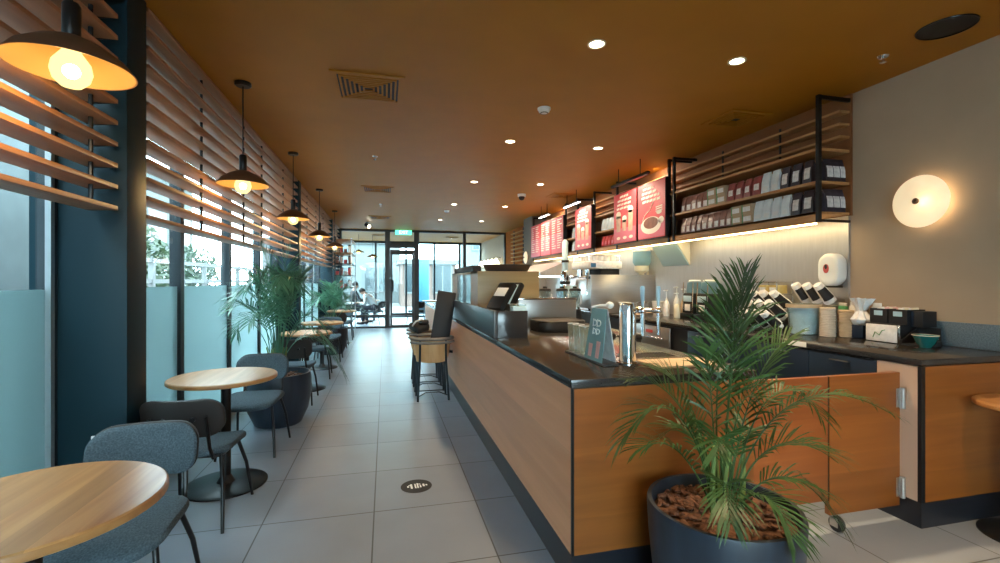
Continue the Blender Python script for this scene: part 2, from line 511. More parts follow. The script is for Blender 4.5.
def dup(root, loc, rz=None, label=None, group=None, sc=None):
    def cp(o, par):
        c = o.copy(); COL.objects.link(c)
        if par is not None:
            c.parent = par
        for ch in o.children: cp(ch, c)
        return c
    r = cp(root, None)
    r.location = loc
    if rz is not None: r.rotation_euler = (0, 0, rz)
    if sc: r.scale = sc
    if label: r['label'] = label
    if group: r['group'] = group
    return r
def light(name, kind, loc, power, col, parent=None, radius=0.03, aim=(0, 0, -1), spot=2.0, blend=0.6):
    d = bpy.data.lights.new(name, kind)
    d.energy = power; d.color = col; d.shadow_soft_size = radius
    if kind == 'SPOT':
        d.spot_size = spot; d.spot_blend = blend
    o = bpy.data.objects.new(name, d)
    COL.objects.link(o)
    o.location = loc
    o.rotation_euler = Vector(aim).to_track_quat('-Z', 'Y').to_euler()
    if parent is not None: o.parent = parent
    return o
R = random.Random(7)

# ------------------------------------------------------------------ room shell
CH = 2.965
XW = 3.78
struct('floor', B().b2(-1.72, 3.95, -4.1, 18.8, -0.12, 0), M['tile'], label='grey square floor tiles running the length of the cafe')
struct('ceiling', B().b2(-1.75, 3.95, -4.1, 18.8, CH, CH + 0.12), M['ceiling'], label='brown orange painted ceiling')
struct('wall_right', B().b2(XW, XW + 0.15, -4.1, 18.8, 0, CH), M['beige'], label='beige painted wall behind the bar')
struct('trim_1', B().b2(XW - 0.02, XW, 3.08, 11.2, 0.955, 1.95), M['steelwall'], label='brushed metal splashback below the bar shelves')
struct('trim_2', B().b2(XW - 0.02, XW, 3.06, 11.2, 1.95, CH), M['brownwall'], label='brown backing panel behind the bar shelves')
struct('trim_3', B().b2(3.40, XW, 10.62, 11.30, 0.955, CH), M['greycol'], label='grey column at the end of the menu boards')
struct('trim_4', B().b2(XW - 0.03, XW, 11.9, 14.44, 0, CH), M['farwood'], label='reddish wood panelling near the far glazing')
struct('wall_back', B().b2(-1.75, -1.4, -4.1, -3.98, 0, CH).b2(1.2, 3.95, -4.1, -3.98, 0, CH).b2(-1.4, 1.2, -4.1, -3.98, 0, 0.15).b2(-1.4, 1.2, -4.1, -3.98, 2.8, CH), M['beige'], label='beige wall behind the viewer')
w = struct('window_5', B().b2(-1.4, 1.2, -4.07, -4.01, 0.15, 0.22).b2(-1.4, 1.2, -4.07, -4.01, 2.73, 2.8).b2(-0.14, -0.06, -4.07, -4.01, 0.22, 2.73).b2(-1.4, -1.34, -4.07, -4.01, 0.22, 2.73).b2(1.14, 1.2, -4.07, -4.01, 0.22, 2.73), M['frame'], label='unseen window added behind the viewer for fill daylight')  # unseen opening, added to let fill daylight reach the near end
struct('pane', B().b2(-1.34, -0.14, -4.045, -4.035, 0.22, 2.73).b2(-0.06, 1.14, -4.045, -4.035, 0.22, 2.73), M['clear'], w)

# window wall on the left: piers, frames, panes
piers = [(-2.12, -1.92), (2.80, 3.005), (7.73, 7.92), (12.30, 12.52), (14.38, 14.62)]
k = 5
for i, (y0, y1) in enumerate(piers):
    struct('trim_%d' % k, B().b2(-1.72, -1.30, y0, y1, 0, CH, 0.004), M['pier'], label='dark teal pier ' + ['behind the viewer', 'nearest in the window wall', 'second in the window wall', 'third in the window wall', 'beside the far glazing'][i]); k += 1
bays = [(-4.0, -2.12), (-1.92, 2.80), (3.005, 7.73), (7.92, 12.30), (12.52, 14.38)]
mull = [[], [-0.62, 0.56, 1.70], [4.282, 5.486, 6.69], [9.10, 10.2, 11.25], [13.4]]
for i, (y0, y1) in enumerate(bays):
    x0, x1 = -1.68, -1.60
    b = B()
    b.b2(x0, x1, y0, y1, 0, 0.10); b.b2(x0, x1, y0, y1, 2.86, CH)
    b.b2(x0, x1, y0, y0 + 0.05, 0.10, 2.86); b.b2(x0, x1, y1 - 0.02, y1, 0.10, 2.86)
    for y in mull[i]: b.b2(x0, x1, y - 0.035, y + 0.035, 0.10, 2.86)
    n = i if i else 6
    w = struct('window_%d' % n, b, M['frame'], label='tall glazing bay ' + ['far behind the viewer', 'left of the nearest pier', 'between the nearest and second piers', 'between the second and third piers', 'beside the far glazing'][i])
    cuts = [y0 + 0.05] + [v for y in mull[i] for v in (y - 0.035, y + 0.035)] + [y1 - 0.02]
    for a, c in zip(cuts[::2], cuts[1::2]):
        struct('pane', B().b2(-1.635, -1.628, a, c, 0.10, 2.86), M['clear'], w)
        struct('frosted_film', B().b2(-1.627, -1.625, a, c, 0.10, 1.36), M['frosted'], w)
    if i == 1:
        struct('lit_frame_edge', B().b2(-1.625, -1.60, 2.752, 2.779, 0.10, 2.86), M['frame_light'], w)  # light catching the frame's edge, painted as a paler strip

# storefront at the far end
SY = 14.5
sf = B()
def fr(x0, x1, z0, z1): sf.b2(x0, x1, SY - 0.05, SY + 0.05, z0, z1)
fr(-1.30, 3.78, 2.90, CH); fr(-1.30, 3.78, 0, 0.05)
for x0, x1 in ((-1.32, -1.26), (-0.015, 0.133), (0.85, 1.0), (2.37, 2.46), (3.70, 3.78)): fr(x0, x1, 0.05, 2.90)
fr(0.133, 0.85, 2.42, 2.56); 
fr(-1.26, -0.015, 0.34, 0.40)
st = struct('window_7', sf, M['storeframe'], label='dark framed glazed storefront at the far end')
for x0, x1, z0, z1 in ((-1.26, -0.015, 0.05, 0.34), (-1.26, -0.015, 0.40, 2.90), (0.133, 0.85, 2.56, 2.90), (1.0, 2.37, 0.05, 2.90), (2.46, 3.70, 0.05, 2.90)):
    struct('pane', B().b2(x0, x1, SY - 0.004, SY + 0.004, z0, z1), M['clear'], st)
d = B()
d.b2(0.14, 0.20, SY - 0.03, SY + 0.03, 0.02, 2.36); d.b2(0.79, 0.845, SY - 0.03, SY + 0.03, 0.02, 2.36)
d.b2(0.20, 0.79, SY - 0.03, SY + 0.03, 2.22, 2.36); d.b2(0.20, 0.79, SY - 0.03, SY + 0.03, 0.36, 0.44); d.b2(0.20, 0.79, SY - 0.03, SY + 0.03, 0.02, 0.08)
dr = struct('door_1', d, M['storeframe'], label='glass entrance door in the far storefront')
struct('pane', B().b2(0.20, 0.79, SY - 0.004, SY + 0.004, 0.44, 2.22).b2(0.20, 0.79, SY - 0.004, SY + 0.004, 0.08, 0.36), M['clear'], dr)
struct('door_handle', B().b2(0.15, 0.24, SY - 0.10, SY - 0.04, 1.10, 1.46, 0.01).b2(0.16, 0.19, SY - 0.05, SY, 1.15, 1.19).b2(0.16, 0.19, SY - 0.05, SY, 1.36, 1.40), M['black'], dr)
# outer glazing of the lobby beyond
sf = B()
SO = 18.6
def fr2(x0, x1, z0, z1): sf.b2(x0, x1, SO - 0.05, SO + 0.05, z0, z1)
fr2(-1.7, 3.78, 2.88, CH); fr2(-1.7, 3.78, 0, 0.06)
for x in (-1.7, -0.4, 0.75, 1.85, 2.86, 3.72): fr2(x, x + 0.07, 0.06, 2.88)
so = struct('window_8', sf, M['frame'], label='outer glazing of the lobby beyond the storefront')
struct('pane', B().b2(-1.7, 3.78, SO - 0.004, SO + 0.004, 0.06, 2.88), M['clear'], so)
b = B().b2(-1.75, -1.6, 14.62, 18.8, 0, 0.2).b2(-1.75, -1.6, 14.62, 18.8, 2.6, CH).b2(-1.75, -1.6, 14.62, 14.8, 0.2, 2.6).b2(-1.75, -1.6, 18.6, 18.8, 0.2, 2.6)
struct('wall_lobby', b, M['frame'], label='dark window surround on the left of the lobby')
struct('baseboard_right', B().b2(XW - 0.015, XW, -3.9, 1.95, 0, 0.12), M['kick'], label='black skirting along the right wall')

# ------------------------------------------------------------------ outdoors
struct('ground_outside', B().b2(-60, 60, -40, 70, -0.35, -0.14), M['pave'], label='pale paving outside')
def building(loc, sx, sy, sz, rows, cols, face, m, label):
    t = thing('building', label, 'building', loc)
    obj('wall', B().b2(-sx / 2, sx / 2, -sy / 2, sy / 2, -0.14, sz), m, t)
    obj('roof', B().b2(-sx / 2 - 0.2, sx / 2 + 0.2, -sy / 2 - 0.2, sy / 2 + 0.2, sz, sz + 0.3), M['bldg'], t)
    for i in range(cols):
        for j in range(rows):
            z = 0.9 + j * 2.9
            if face == 'X':
                y = -sy / 2 + (i + 0.5) * sy / cols; w_ = sy / cols * 0.3
                f = obj('window', B().b2(sx / 2, sx / 2 + 0.08, y - w_ - .1, y + w_ + .1, z - .1, z + 1.7), M['bldg'], t)
                obj('pane', B().b2(sx / 2 + 0.08, sx / 2 + 0.09, y - w_, y - .04, z, z + 1.6).b2(sx / 2 + 0.08, sx / 2 + 0.09, y + .04, y + w_, z, z + 1.6), M['bldgglass'], f)
            else:
                x = -sx / 2 + (i + 0.5) * sx / cols; w_ = sx / cols * 0.3
                f = obj('window', B().b2(x - w_ - .1, x + w_ + .1, -sy / 2 - 0.08, -sy / 2, z - .1, z + 1.7), M['bldg'], t)
                obj('pane', B().b2(x - w_, x - .04, -sy / 2 - 0.09, -sy / 2 - 0.08, z, z + 1.6).b2(x + .04, x + w_, -sy / 2 - 0.09, -sy / 2 - 0.08, z, z + 1.6), M['bldgglass'], f)
    return t
building((-14.5, 20, -0.14), 4, 30, 7.5, 2, 9, 'X', M['bldgside'], 'pale building seen through the side windows')
building((-3.5, 36, -0.14), 9, 4, 4.2, 1, 3, 'Y', M['bldg'], 'pale low building beyond the lobby, seen left of the door')
building((2.6, 31, -0.14), 3.4, 4, 2.6, 1, 2, 'Y', M['bldgred'], 'pinkish brick building seen through the glass door')
building((10, 34, -0.14), 9, 4, 6.0, 2, 4, 'Y', M['bldg'], 'tall pale building seen right of the door')
t = thing('pylon_sign', 'blue pylon sign seen through the glass door', 'sign', (1.75, 22.5, -0.14))
obj('board', B().b2(-0.28, 0.28, -0.06, 0.06, 0.5, 2.6, 0.02), M['bldgblue'], t)
obj('base', B().b2(-0.34, 0.34, -0.12, 0.12, 0, 0.5, 0.02), M['frame'], t)
def tree(loc, h, r, seed, label, n=900):
    rr = random.Random(seed)
    t = thing('tree', label, 'tree', loc, 0, 'trees outside the windows')
    obj('trunk', B().tube([(0, 0, -0.05), (0.05, 0.02, h * .4), (0, 0, h * .75)], [0.12, 0.09, 0.05], 8), M['bark'], t)
    b = B()
    for i in range(n):
        a = rr.uniform(0, 2 * PI); u = rr.uniform(-1, 1); q = rr.random() ** 0.4 * r
        p = Vector((q * math.cos(a) * math.sqrt(1 - u * u), q * math.sin(a) * math.sqrt(1 - u * u), h * .68 + q * u * 1.05))
        d = Vector((rr.uniform(-1, 1), rr.uniform(-1, 1), rr.uniform(-1, 1))).normalized() * rr.uniform(0.10, 0.2)
        e = d.orthogonal().normalized() * d.length * 0.35
        b.quad(p - d, p + e, p + d, p - e)
    obj('crown', b, M['treeleaf'], t, smooth=False)
    return t
t = thing('neighbour_wall', 'dull grey neighbouring wall outside the nearest window bay', 'wall', (-3.4, -6, -0.14))
obj('masonry', B().b2(-0.2, 0.2, 0, 11.6, 0, 4.2), M['greywall'], t)
obj('coping', B().b2(-0.26, 0.26, -0.05, 11.65, 4.2, 4.3), M['bldg'], t)
t = thing('garden_fence', 'white slatted fence seen through the clear window band', 'fence', (-4.9, 8.5, -0.14))
for i in range(9):
    obj('post', B().b2(-0.05, 0.05, i * 1.5, i * 1.5 + 0.1, 0, 2.05), M['bldg'], t)
for z in (0.5, 1.0, 1.5, 1.95): obj('rail', B().b2(-0.03, 0.03, 0, 12.1, z, z + 0.09), M['bldg'], t)
tree((-7.2, 11.5, -0.14), 3.1, 1.5, 1, 'small green tree outside the window beyond the nearest pier')
tree((-7.0, 15.2, -0.14), 2.8, 1.3, 2, 'low green tree outside the second window bay')
tree((-7.4, 20.2, -0.14), 2.6, 1.15, 3, 'short green tree outside, farthest along the side windows')

# ------------------------------------------------------------------ timber slat screens on the window wall
sbay = [(-1.90, 2.76, 'near timber slat screen left of the dark pier nearest the viewer', [-.9, .3, 1.5, 2.62]),
        (3.02, 7.70, 'long timber slat screen between the nearest and second piers', [3.99, 5.075, 5.766, 6.9]),
        (7.94, 12.28, 'timber slat screen between the second and third piers', [8.9, 10.0, 11.1]),
        (12.54, 14.36, 'short timber slat screen past the third pier above the rack', [13.4])]
for y0, y1, lab, rods in sbay:
    t = thing('slat_screen', lab, 'slat screen', (-1.30, y0, CH))
    L = y1 - y0
    for i in range(12):
        z = 2.945 - 0.107 * i - CH
        obj('slat', B().b2(-0.145, -0.005, 0.02 if y0 > 0 else 0, L - 0.03, z - 0.011, z + 0.011, 0.002), M['slat'], t)
    for y in rods:
        obj('spacer_rod', B().cyl((-0.065, y - y0, -0.02), (-0.065, y - y0, 2.945 - 0.107 * 11 - CH + 0.005), 0.010, n=8), M['black'], t)
    for i in range(12):
        z = 2.945 - 0.107 * i - CH
        for ye, dy in ((L - 0.03, 0.035), (0.0, 0.02)):
            if ye == 0.0 and y0 < 7: continue
            obj('end_bracket', B().prism([(-0.145, ye, z - 0.012), (-0.04, ye, z - 0.012), (-0.145, ye + dy, z - 0.012)], (0, 0, 0.024)), M['black'], t)

# ------------------------------------------------------------------ pendant lamps
def make_pendant():
    t = thing('pendant_lamp', 'x', 'pendant lamp', (0, 0, 0), 0, 'bronze disc pendants along the window')
    obj('ceiling_rose', B().lathe([(0, 0), (0.06, 0), (0.06, -0.022), (0.05, -0.03), (0, -0.03)], n=24), M['black'], t)
    obj('cord', B().cyl((0, 0, -0.03), (0, 0, -0.58), 0.005, n=8), M['black'], t)
    obj('lamp_socket', B().lathe([(0, -0.56), (0.022, -0.57), (0.027, -0.58), (0.027, -0.69), (0.024, -0.70), (0, -0.70)], n=20), M['black'], t)
    sh = obj('lamp_shade', B().lathe([(0.034, -0.695), (0.05, -0.698), (0.10, -0.722), (0.155, -0.762), (0.186, -0.802), (0.188, -0.806), (0.186, -0.806), (0.154, -0.767), (0.10, -0.728), (0.05, -0.705), (0.034, -0.702)], n=48), M['brass'], t)
    obj('shade_lining', B().lathe([(0.034, -0.7035), (0.05, -0.7065), (0.10, -0.7295), (0.154, -0.7685), (0.183, -0.8050)], n=48), M['brassin'], sh)
    bu = obj('bulb', B().lathe([(0, -0.875), (0.03, -0.868), (0.052, -0.845), (0.060, -0.815), (0.055, -0.785), (0.035, -0.755), (0.022, -0.735), (0.022, -0.71), (0, -0.705)], n=24), M['bulb_glass'], t)
    obj('bulb_filament', B().ball((0, 0, -0.815), 0.026, 12), M['filament'], bu)
    return t
M['bulb_glass'] = bpy.data.materials.new('amber_bulb_glass')
M['bulb_glass'].use_nodes = True
_nt = M['bulb_glass'].node_tree
_nt.nodes.clear()
_o = _nt.nodes.new('ShaderNodeOutputMaterial'); _t = _nt.nodes.new('ShaderNodeBsdfTransparent'); _e = _nt.nodes.new('ShaderNodeEmission'); _m = _nt.nodes.new('ShaderNodeMixShader')
_t.inputs[0].default_value = (1.0, 0.85, 0.5, 1); _e.inputs[0].default_value = (1.0, 0.74, 0.30, 1); _e.inputs[1].default_value = 1.6; _m.inputs[0].default_value = 0.45
_nt.links.new(_t.outputs[0], _m.inputs[1]); _nt.links.new(_e.outputs[0], _m.inputs[2]); _nt.links.new(_m.outputs[0], _o.inputs[0])
pend0 = make_pendant()
plab = ['bronze disc pendant with a lit bulb, nearest the viewer, left of the dark pier',
        'bronze disc pendant above the first palm, second from the viewer',
        'bronze disc pendant in front of the second pier',
        'bronze disc pendant in front of the third window bay, fourth from the viewer',
        'bronze disc pendant farthest along the window wall, near the rack']
for i, y in enumerate((1.98, 4.04, 6.09, 8.40, 10.85)):
    p = pend0 if i == 0 else dup(pend0, (0, 0, 0))
    p.location = (-1.09, y, CH); p['label'] = plab[i]
    light('pendant_glow', 'POINT', (-1.09, y, CH - 0.90), PEND_W, (1.0, 0.62, 0.24), radius=0.045)

# ------------------------------------------------------------------ upholstered chairs
def make_chair():
    t = thing('cafe_chair', 'x', 'chair', (0, 0, 0), 0, 'grey upholstered cafe chairs')
    w = 0.42
    def seatfn(u, v, z):      # u across, v front-back
        f = max(0, (v - 0.06) / 0.16)
        return (u, v + 0.02, 0.445 + z + 0.010 * (abs(u) / 0.22) ** 2 - 0.035 * f * f)
    obj('seat', B().pad(w, 0.44, 0.12, 0.050, seatfn, 0.018), M['fabric'], t)
    def backfn(off):
        def f(u, v, z):
            tilt = (v) * 0.22
            return (u, -0.245 + 1.25 * u * u - tilt - z - off, 0.675 + v)
        return f
    obj('backrest', B().pad(w, 0.225, 0.085, 0.034, backfn(0.0), 0.014), M['fabric'], t)
    sh = obj('back_shell', B().pad(w + 0.006, 0.232, 0.088, 0.010, backfn(0.023), 0.004), M['shell'], t)
    b = B()
    for u in (-0.075, 0.075):
        y = -0.245 + 1.25 * u * u - 0.03
        b.cyl((u, y + .005, 0.675), (u, y - 0.014, 0.675), 0.014, n=12)
    obj('fixing_button', b, M['black'], sh)
    for s in (-1, 1):
        obj('leg', B().tube([(s * 0.165, 0.13, 0.415), (s * 0.195, 0.185, 0.25), (s * 0.215, 0.235, 0.0)], [0.012, 0.011, 0.009], 10), M['black'], t)
        obj('leg', B().tube([(s * 0.165, -0.13, 0.415), (s * 0.195, -0.19, 0.25), (s * 0.215, -0.25, 0.0)], [0.012, 0.011, 0.009], 10), M['black'], t)
        obj('back_support', B().tube([(s * 0.15, -0.09, 0.410), (s * 0.155, -0.215, 0.43), (s * 0.15, -0.245, 0.50), (s * 0.14, -0.272, 0.69)], 0.010, 8), M['black'], t)
    obj('seat_frame', B().tube([(-0.165, 0.13, 0.412), (0.165, 0.13, 0.412), (0.165, -0.13, 0.412), (-0.165, -0.13, 0.412)], 0.010, 8, closed=True), M['black'], t)
    return t
chair0 = make_chair()
chair0.scale = (1, 1, 0.955)
first = [True]
def chair(x, y, rz, label):
    if first[0]:
        c = chair0; first[0] = False
    else:
        c = dup(chair0, (0, 0, 0))
    c.location = (x, y, 0); c.rotation_euler = (0, 0, rz); c['label'] = label
    return c
chair(-1.03, 2.17, PI + 0.05, 'grey upholstered chair facing the viewer at the nearest round table')
chair(-1.08, 3.14, -0.06, 'grey chair seen from its dark shelled back, behind the nearest chair')
chair(-1.06, 4.26, PI - 0.05, 'grey chair facing the viewer at the second table, before the tall palm')
chair(-1.02, 5.85, 0.0, 'chair with its back to the tall palm, at the third table')
chair(-1.00, 7.28, 0.05, 'dark backed chair behind the third table with an olive seat')
chair(-0.98, 8.75, PI, 'grey chair facing the viewer across the fourth table')
chair(-1.00, 10.45, 0.0, 'dark chair at the fifth table beyond the far palm')
chair(-0.98, 11.85, PI, 'chair facing the viewer at the fifth table near the rack')

# ------------------------------------------------------------------ round cafe tables
def make_table(x, y, r, label, m, base_r=0.25, bx=0.0, by=0.0):
    t = thing('round_table', label, 'table', (x, y, 0), 0, 'round oak cafe tables')
    tp = obj('table_top', B().lathe([(0, 0.710), (r - 0.006, 0.710), (r, 0.716), (r, 0.734), (r - 0.006, 0.740), (0, 0.740)], n=64), m, t)
    obj('edge_band', B().lathe([(r + 0.0005, 0.714), (r + 0.0012, 0.716), (r + 0.0012, 0.734), (r + 0.0005, 0.7355)], n=64), M['tableedge'], tp)
    obj('column', B().cyl((bx, by, 0.02), (bx, by, 0.70), 0.032, n=20).lathe([(0.032, 0.03), (0.06, 0.02), (0.032, 0.07)], c=(bx, by, 0), n=20).box((bx, by, 0.700), (0.30, 0.06, 0.016)).box((bx, by, 0.700), (0.06, 0.30, 0.016)), M['black'], t)
    obj('base', B().lathe([(0, 0), (base_r, 0), (base_r, 0.008), (base_r - 0.02, 0.016), (0.05, 0.024), (0, 0.024)], c=(bx, by, 0), n=48), M['black'], t)
    return t
make_table(-1.03, 1.675, 0.34, 'round oak plank table nearest the viewer, lower left', M['tablewood'])
make_table(-1.10, 3.63, 0.338, 'round pale oak table second from the viewer, by the window', M['tablewoody'], 0.26, 0.03, -0.06)
make_table(-1.00, 6.50, 0.32, 'round table half hidden by the tall palm fronds', M['tablewoody'], 0.24)
make_table(-1.00, 8.02, 0.33, 'round table just before the far palm', M['tablewoody'], 0.24)
make_table(-0.98, 11.15, 0.33, 'round table farthest along the window wall', M['tablewoody'], 0.24)
make_table(3.40, 1.73, 0.252, 'small round table at the right edge beside the bar end', M['tablewood'], 0.215, 0.01, 0.03)

# power outlet on the pier
t = thing('power_outlet', 'white power outlet low on the nearest dark pier', 'outlet', (-1.44, 2.80, 0.59))
obj('plate', B().box((0, -0.004, 0), (0.028, 0.010, 0.045), 0.003), M['white'], t)

# ------------------------------------------------------------------ palms
def bez(p, n):
    out = []
    for i in range(n):
        t = i / (n - 1); a = [Vector(q) for q in p]
        while len(a) > 1: a = [a[j].lerp(a[j + 1], t) for j in range(len(a) - 1)]
        out.append(a[0])
    return out
def frond(b, ctrl, rr, pairs=24, leaf=0.17, bare=0.3, width=0.013, droop=0.35, stalk=0.005):
    pts = bez(ctrl, 20)
    b.tube(pts, [stalk * (1 - 0.75 * i / 19) for i in range(20)], 5)
    for k in range(pairs):
        f = bare + (1 - bare) * (k + 0.5) / pairs
        i = min(18, int(f * 19)); q = f * 19 - i
        p = pts[i].lerp(pts[i + 1], q)
        d = (pts[i + 1] - pts[i]).normalized()
        side = d.cross(Vector((0, 0, 1)))
        if side.length < 0.15: side = Vector((math.cos(k), math.sin(k), 0))
        side.normalize()
        up = side.cross(d).normalized()
        g = (f - bare) / (1 - bare)
        L = leaf * (0.55 + 0.75 * math.sin(PI * min(1, g * 0.85 + 0.12))) * rr.uniform(0.85, 1.12)
        for s in (-1, 1):
            dirv = (d * (0.75 + 0.5 * g) + side * s * (1.0 - 0.45 * g) + up * 0.28 + Vector((rr.uniform(-.09, .09), rr.uniform(-.09, .09), rr.uniform(-.09, .09)))).normalized()
            dr = droop * rr.uniform(0.6, 1.4)
            a0 = p
            a1 = p + dirv * L * 0.4 - Vector((0, 0, L * 0.05 * dr))
            a2 = p + dirv * L * 0.75 - Vector((0, 0, L * 0.26 * dr))
            a3 = p + dirv * L - Vector((0, 0, L * 0.6 * dr))
            wv = dirv.cross(up)
            wv = (wv.normalized() if wv.length > 1e-3 else side) * width * 0.5
            vs = [[b.bm.verts.new(c + wv * s2 * m_) for s2 in (-1, 1)] for c, m_ in ((a0, 0.35), (a1, 1.0), (a2, 0.85))]
            tip = b.bm.verts.new(a3)
            for (l0, r0), (l1, r1) in zip(vs, vs[1:]):
                b.bm.faces.new((l0, r0, r1, l1))
            b.bm.faces.new((vs[-1][0], vs[-1][1], tip))
def potted(loc, label, pot_prof, soil_r, soil_z, specs, seed, lm, leaf=0.17, width=0.009, pairs=22, bits=60):
    rr = random.Random(seed)
    t = thing('potted_palm', label, 'potted palm', loc, 0, 'potted palms')
    obj('pot', B().lathe(pot_prof, n=56), M['pot'], t)
    b = B().lathe([(0, soil_z + 0.015), (soil_r * 0.5, soil_z + 0.012), (soil_r, soil_z)], n=32)
    so_ = obj('mulch', b, M['mulch'], t)
    b = B()
    for i in range(bits):
        a = rr.uniform(0, 2 * PI); q = soil_r * 0.93 * math.sqrt(rr.random())
        b.box((q * math.cos(a), q * math.sin(a), soil_z + 0.018), (rr.uniform(.02, .055), rr.uniform(.012, .03), rr.uniform(.006, .016)), 0.003, rr.uniform(0, PI), rr.uniform(-.5, .5), rr.uniform(-.5, .5), 1)
    ch = obj('bark_chips', b, M['mulch'], so_); ch['kind'] = 'stuff'
    st = B()
    for i in range(7):
        a = rr.uniform(0, 2 * PI); q = rr.uniform(0.02, 0.09)
        st.tube([(q * math.cos(a), q * math.sin(a), soil_z - .02), (q * 1.1 * math.cos(a), q * 1.1 * math.sin(a), soil_z + 0.12), (q * 1.5 * math.cos(a + .3), q * 1.5 * math.sin(a + .3), soil_z + 0.30)], [0.013, 0.011, 0.007], 7)
    obj('stems', st, M['stem'], t)
    for ctrl, kw in specs:
        b = B()
        frond(b, ctrl, rr, kw.get('pairs', pairs), kw.get('leaf', leaf), kw.get('bare', 0.34), kw.get('width', width), kw.get('droop', 0.35), kw.get('stalk', 0.005))
        obj('frond', b, lm, t, smooth=False)
    return t
def rnd_fronds(n, rr, z0, reach, height, spread=(0, 2 * PI), droopy=0.25):
    out = []
    for i in range(n):
        a = spread[0] + (spread[1] - spread[0]) * (i + rr.random()) / n
        r1 = reach * rr.uniform(0.35, 1.0)
        h = height * (1.05 - 0.55 * (r1 / reach) ** 2) * rr.uniform(0.75, 1.05)
        u = Vector((math.cos(a), math.sin(a), 0))
        p0 = u * rr.uniform(0.01, 0.08) + Vector((0, 0, z0))
        p1 = u * r1 * 0.15 + Vector((0, 0, z0 + h * 0.65))
        p2 = u * r1 * 0.55 + Vector((0, 0, z0 + h * 1.08))
        p3 = u * r1 + Vector((0, 0, z0 + h * (1 - droopy * (r1 / reach) * 1.6)))
        out.append(([p0, p1, p2, p3], {}))
    return out
# camera-facing palm beside the bar end
CRV = Vector((0.971, -0.239, 0)); CFV = Vector((0.239, 0.971, 0))
def cv(r, f, z): return CRV * r + CFV * f + Vector((0, 0, z))
rr = random.Random(21)
sp = []
def F(*pts, **kw): sp.append(([cv(*p) for p in pts], kw))
Z0 = 0.46
F((0.0, 0, Z0), (0.02, 0, .85), (.03, 0, 1.10), (0.12, .02, 1.42), pairs=30, leaf=.23, bare=.45)
F((0.0, 0, Z0), (0.03, .02, .9), (.05, .03, 1.15), (0.10, .04, 1.40), pairs=28, leaf=.22, bare=.4)
F((-.02, 0, Z0), (-.03, 0, .78), (-.05, .0, 0.98), (-.07, -.02, 1.12), pairs=20, leaf=.15, bare=.4)
F((.02, 0, Z0), (.06, 0, .82), (.16, .03, 1.08), (.30, .05, 1.16), pairs=22, leaf=.17)
F((-.03, 0, Z0), (-.08, 0, .80), (-.20, .02, 1.02), (-.37, -.03, 1.00), pairs=24, leaf=.15)
F((-.04, -.02, Z0), (-.10, -.02, .82), (-.24, -.05, 1.06), (-.43, -.08, .78), pairs=24, leaf=.14, droop=.6)
F((-.04, -.02, Z0), (-.12, -.04, .66), (-.22, -.06, .82), (-.36, -.10, .76), pairs=20, leaf=.14, droop=.5)
F((.03, 0, Z0), (.10, 0, .78), (.28, -.02, 1.10), (.66, -.04, .87), pairs=30, leaf=.11, bare=.38, droop=.5)
F((.03, 0, Z0), (.10, .02, .85), (.26, .05, 1.12), (.46, .08, .82), pairs=24, leaf=.13, bare=.4, droop=.6)
F((.03, -.02, Z0), (.08, -.03, .72), (.22, -.06, .86), (.40, -.10, .70), pairs=22, leaf=.14)
F((.04, -.02, Z0), (.12, -.03, .64), (.28, -.06, .72), (.41, -.08, .46), pairs=26, leaf=.13, bare=.3, droop=.6)
F((.02, -.04, Z0), (.05, -.10, .62), (.10, -.18, .66), (.12, -.26, .50), pairs=20, leaf=.13)
F((-.02, -.04, Z0), (-.04, -.10, .66), (-.08, -.18, .72), (-.10, -.27, .56), pairs=20, leaf=.13)
F((0, .05, Z0), (.02, .10, .9), (.05, .16, 1.2), (.12, .18, 1.30), pairs=24, leaf=.17)
F((0, .05, Z0), (-.03, .10, .80), (-.10, .16, .98), (-.20, .20, 1.00), pairs=24, leaf=.16)
for c_, k_ in rnd_fronds(4, rr, Z0, 0.34, 0.56):
    sp.append((c_, dict(leaf=.13, pairs=18)))
for c_, k_ in sp:
    for v in c_:
        if v.z < 1.02: v.y = min(v.y, 0.27)
potted((1.33, 1.62, 0), 'big green palm in a dark slate planter before the bar end', [(0, 0), (0.235, 0), (0.245, 0.01), (0.268, 0.18), (0.287, 0.36), (0.294, 0.485), (0.290, 0.50), (0.275, 0.50), (0.268, 0.485), (0.262, 0.44), (0, 0.44)], 0.263, 0.45, sp, 5, M['leaf'], bits=150)
# palm by the second table
rr = random.Random(4)
sp = rnd_fronds(17, rr, 0.5, 0.70, 1.22)
sp += [([(0, 0, .5), (-.02, 0, 1.1), (-.05, 0, 1.5), (-.14, -.05, 1.72)], dict(pairs=28, leaf=.22)), ([(0, 0, .5), (.02, 0, 1.1), (.03, .05, 1.55), (.10, .05, 1.74)], dict(pairs=28, leaf=.22)), ([(0, 0, .5), (.05, 0, 1.0), (.12, -.1, 1.4), (.30, -.15, 1.50)], dict(pairs=26, leaf=.22)),
       ([(0, 0, .5), (.08, -.02, .9), (.25, -.1, 1.15), (.52, -.1, .72)], dict(pairs=28, leaf=.22, droop=.8)), ([(0, 0, .5), (.10, .05, .85), (.30, .1, 1.05), (.58, .2, .45)], dict(pairs=28, leaf=.22, droop=.8)),
       ([(0, 0, .5), (-.06, -.06, .95), (-.2, -.2, 1.3), (-.3, -.42, 1.15)], dict(pairs=26, leaf=.2))]
sp = [(c_, dict(k_, leaf=k_.get('leaf', .2))) for c_, k_ in sp]
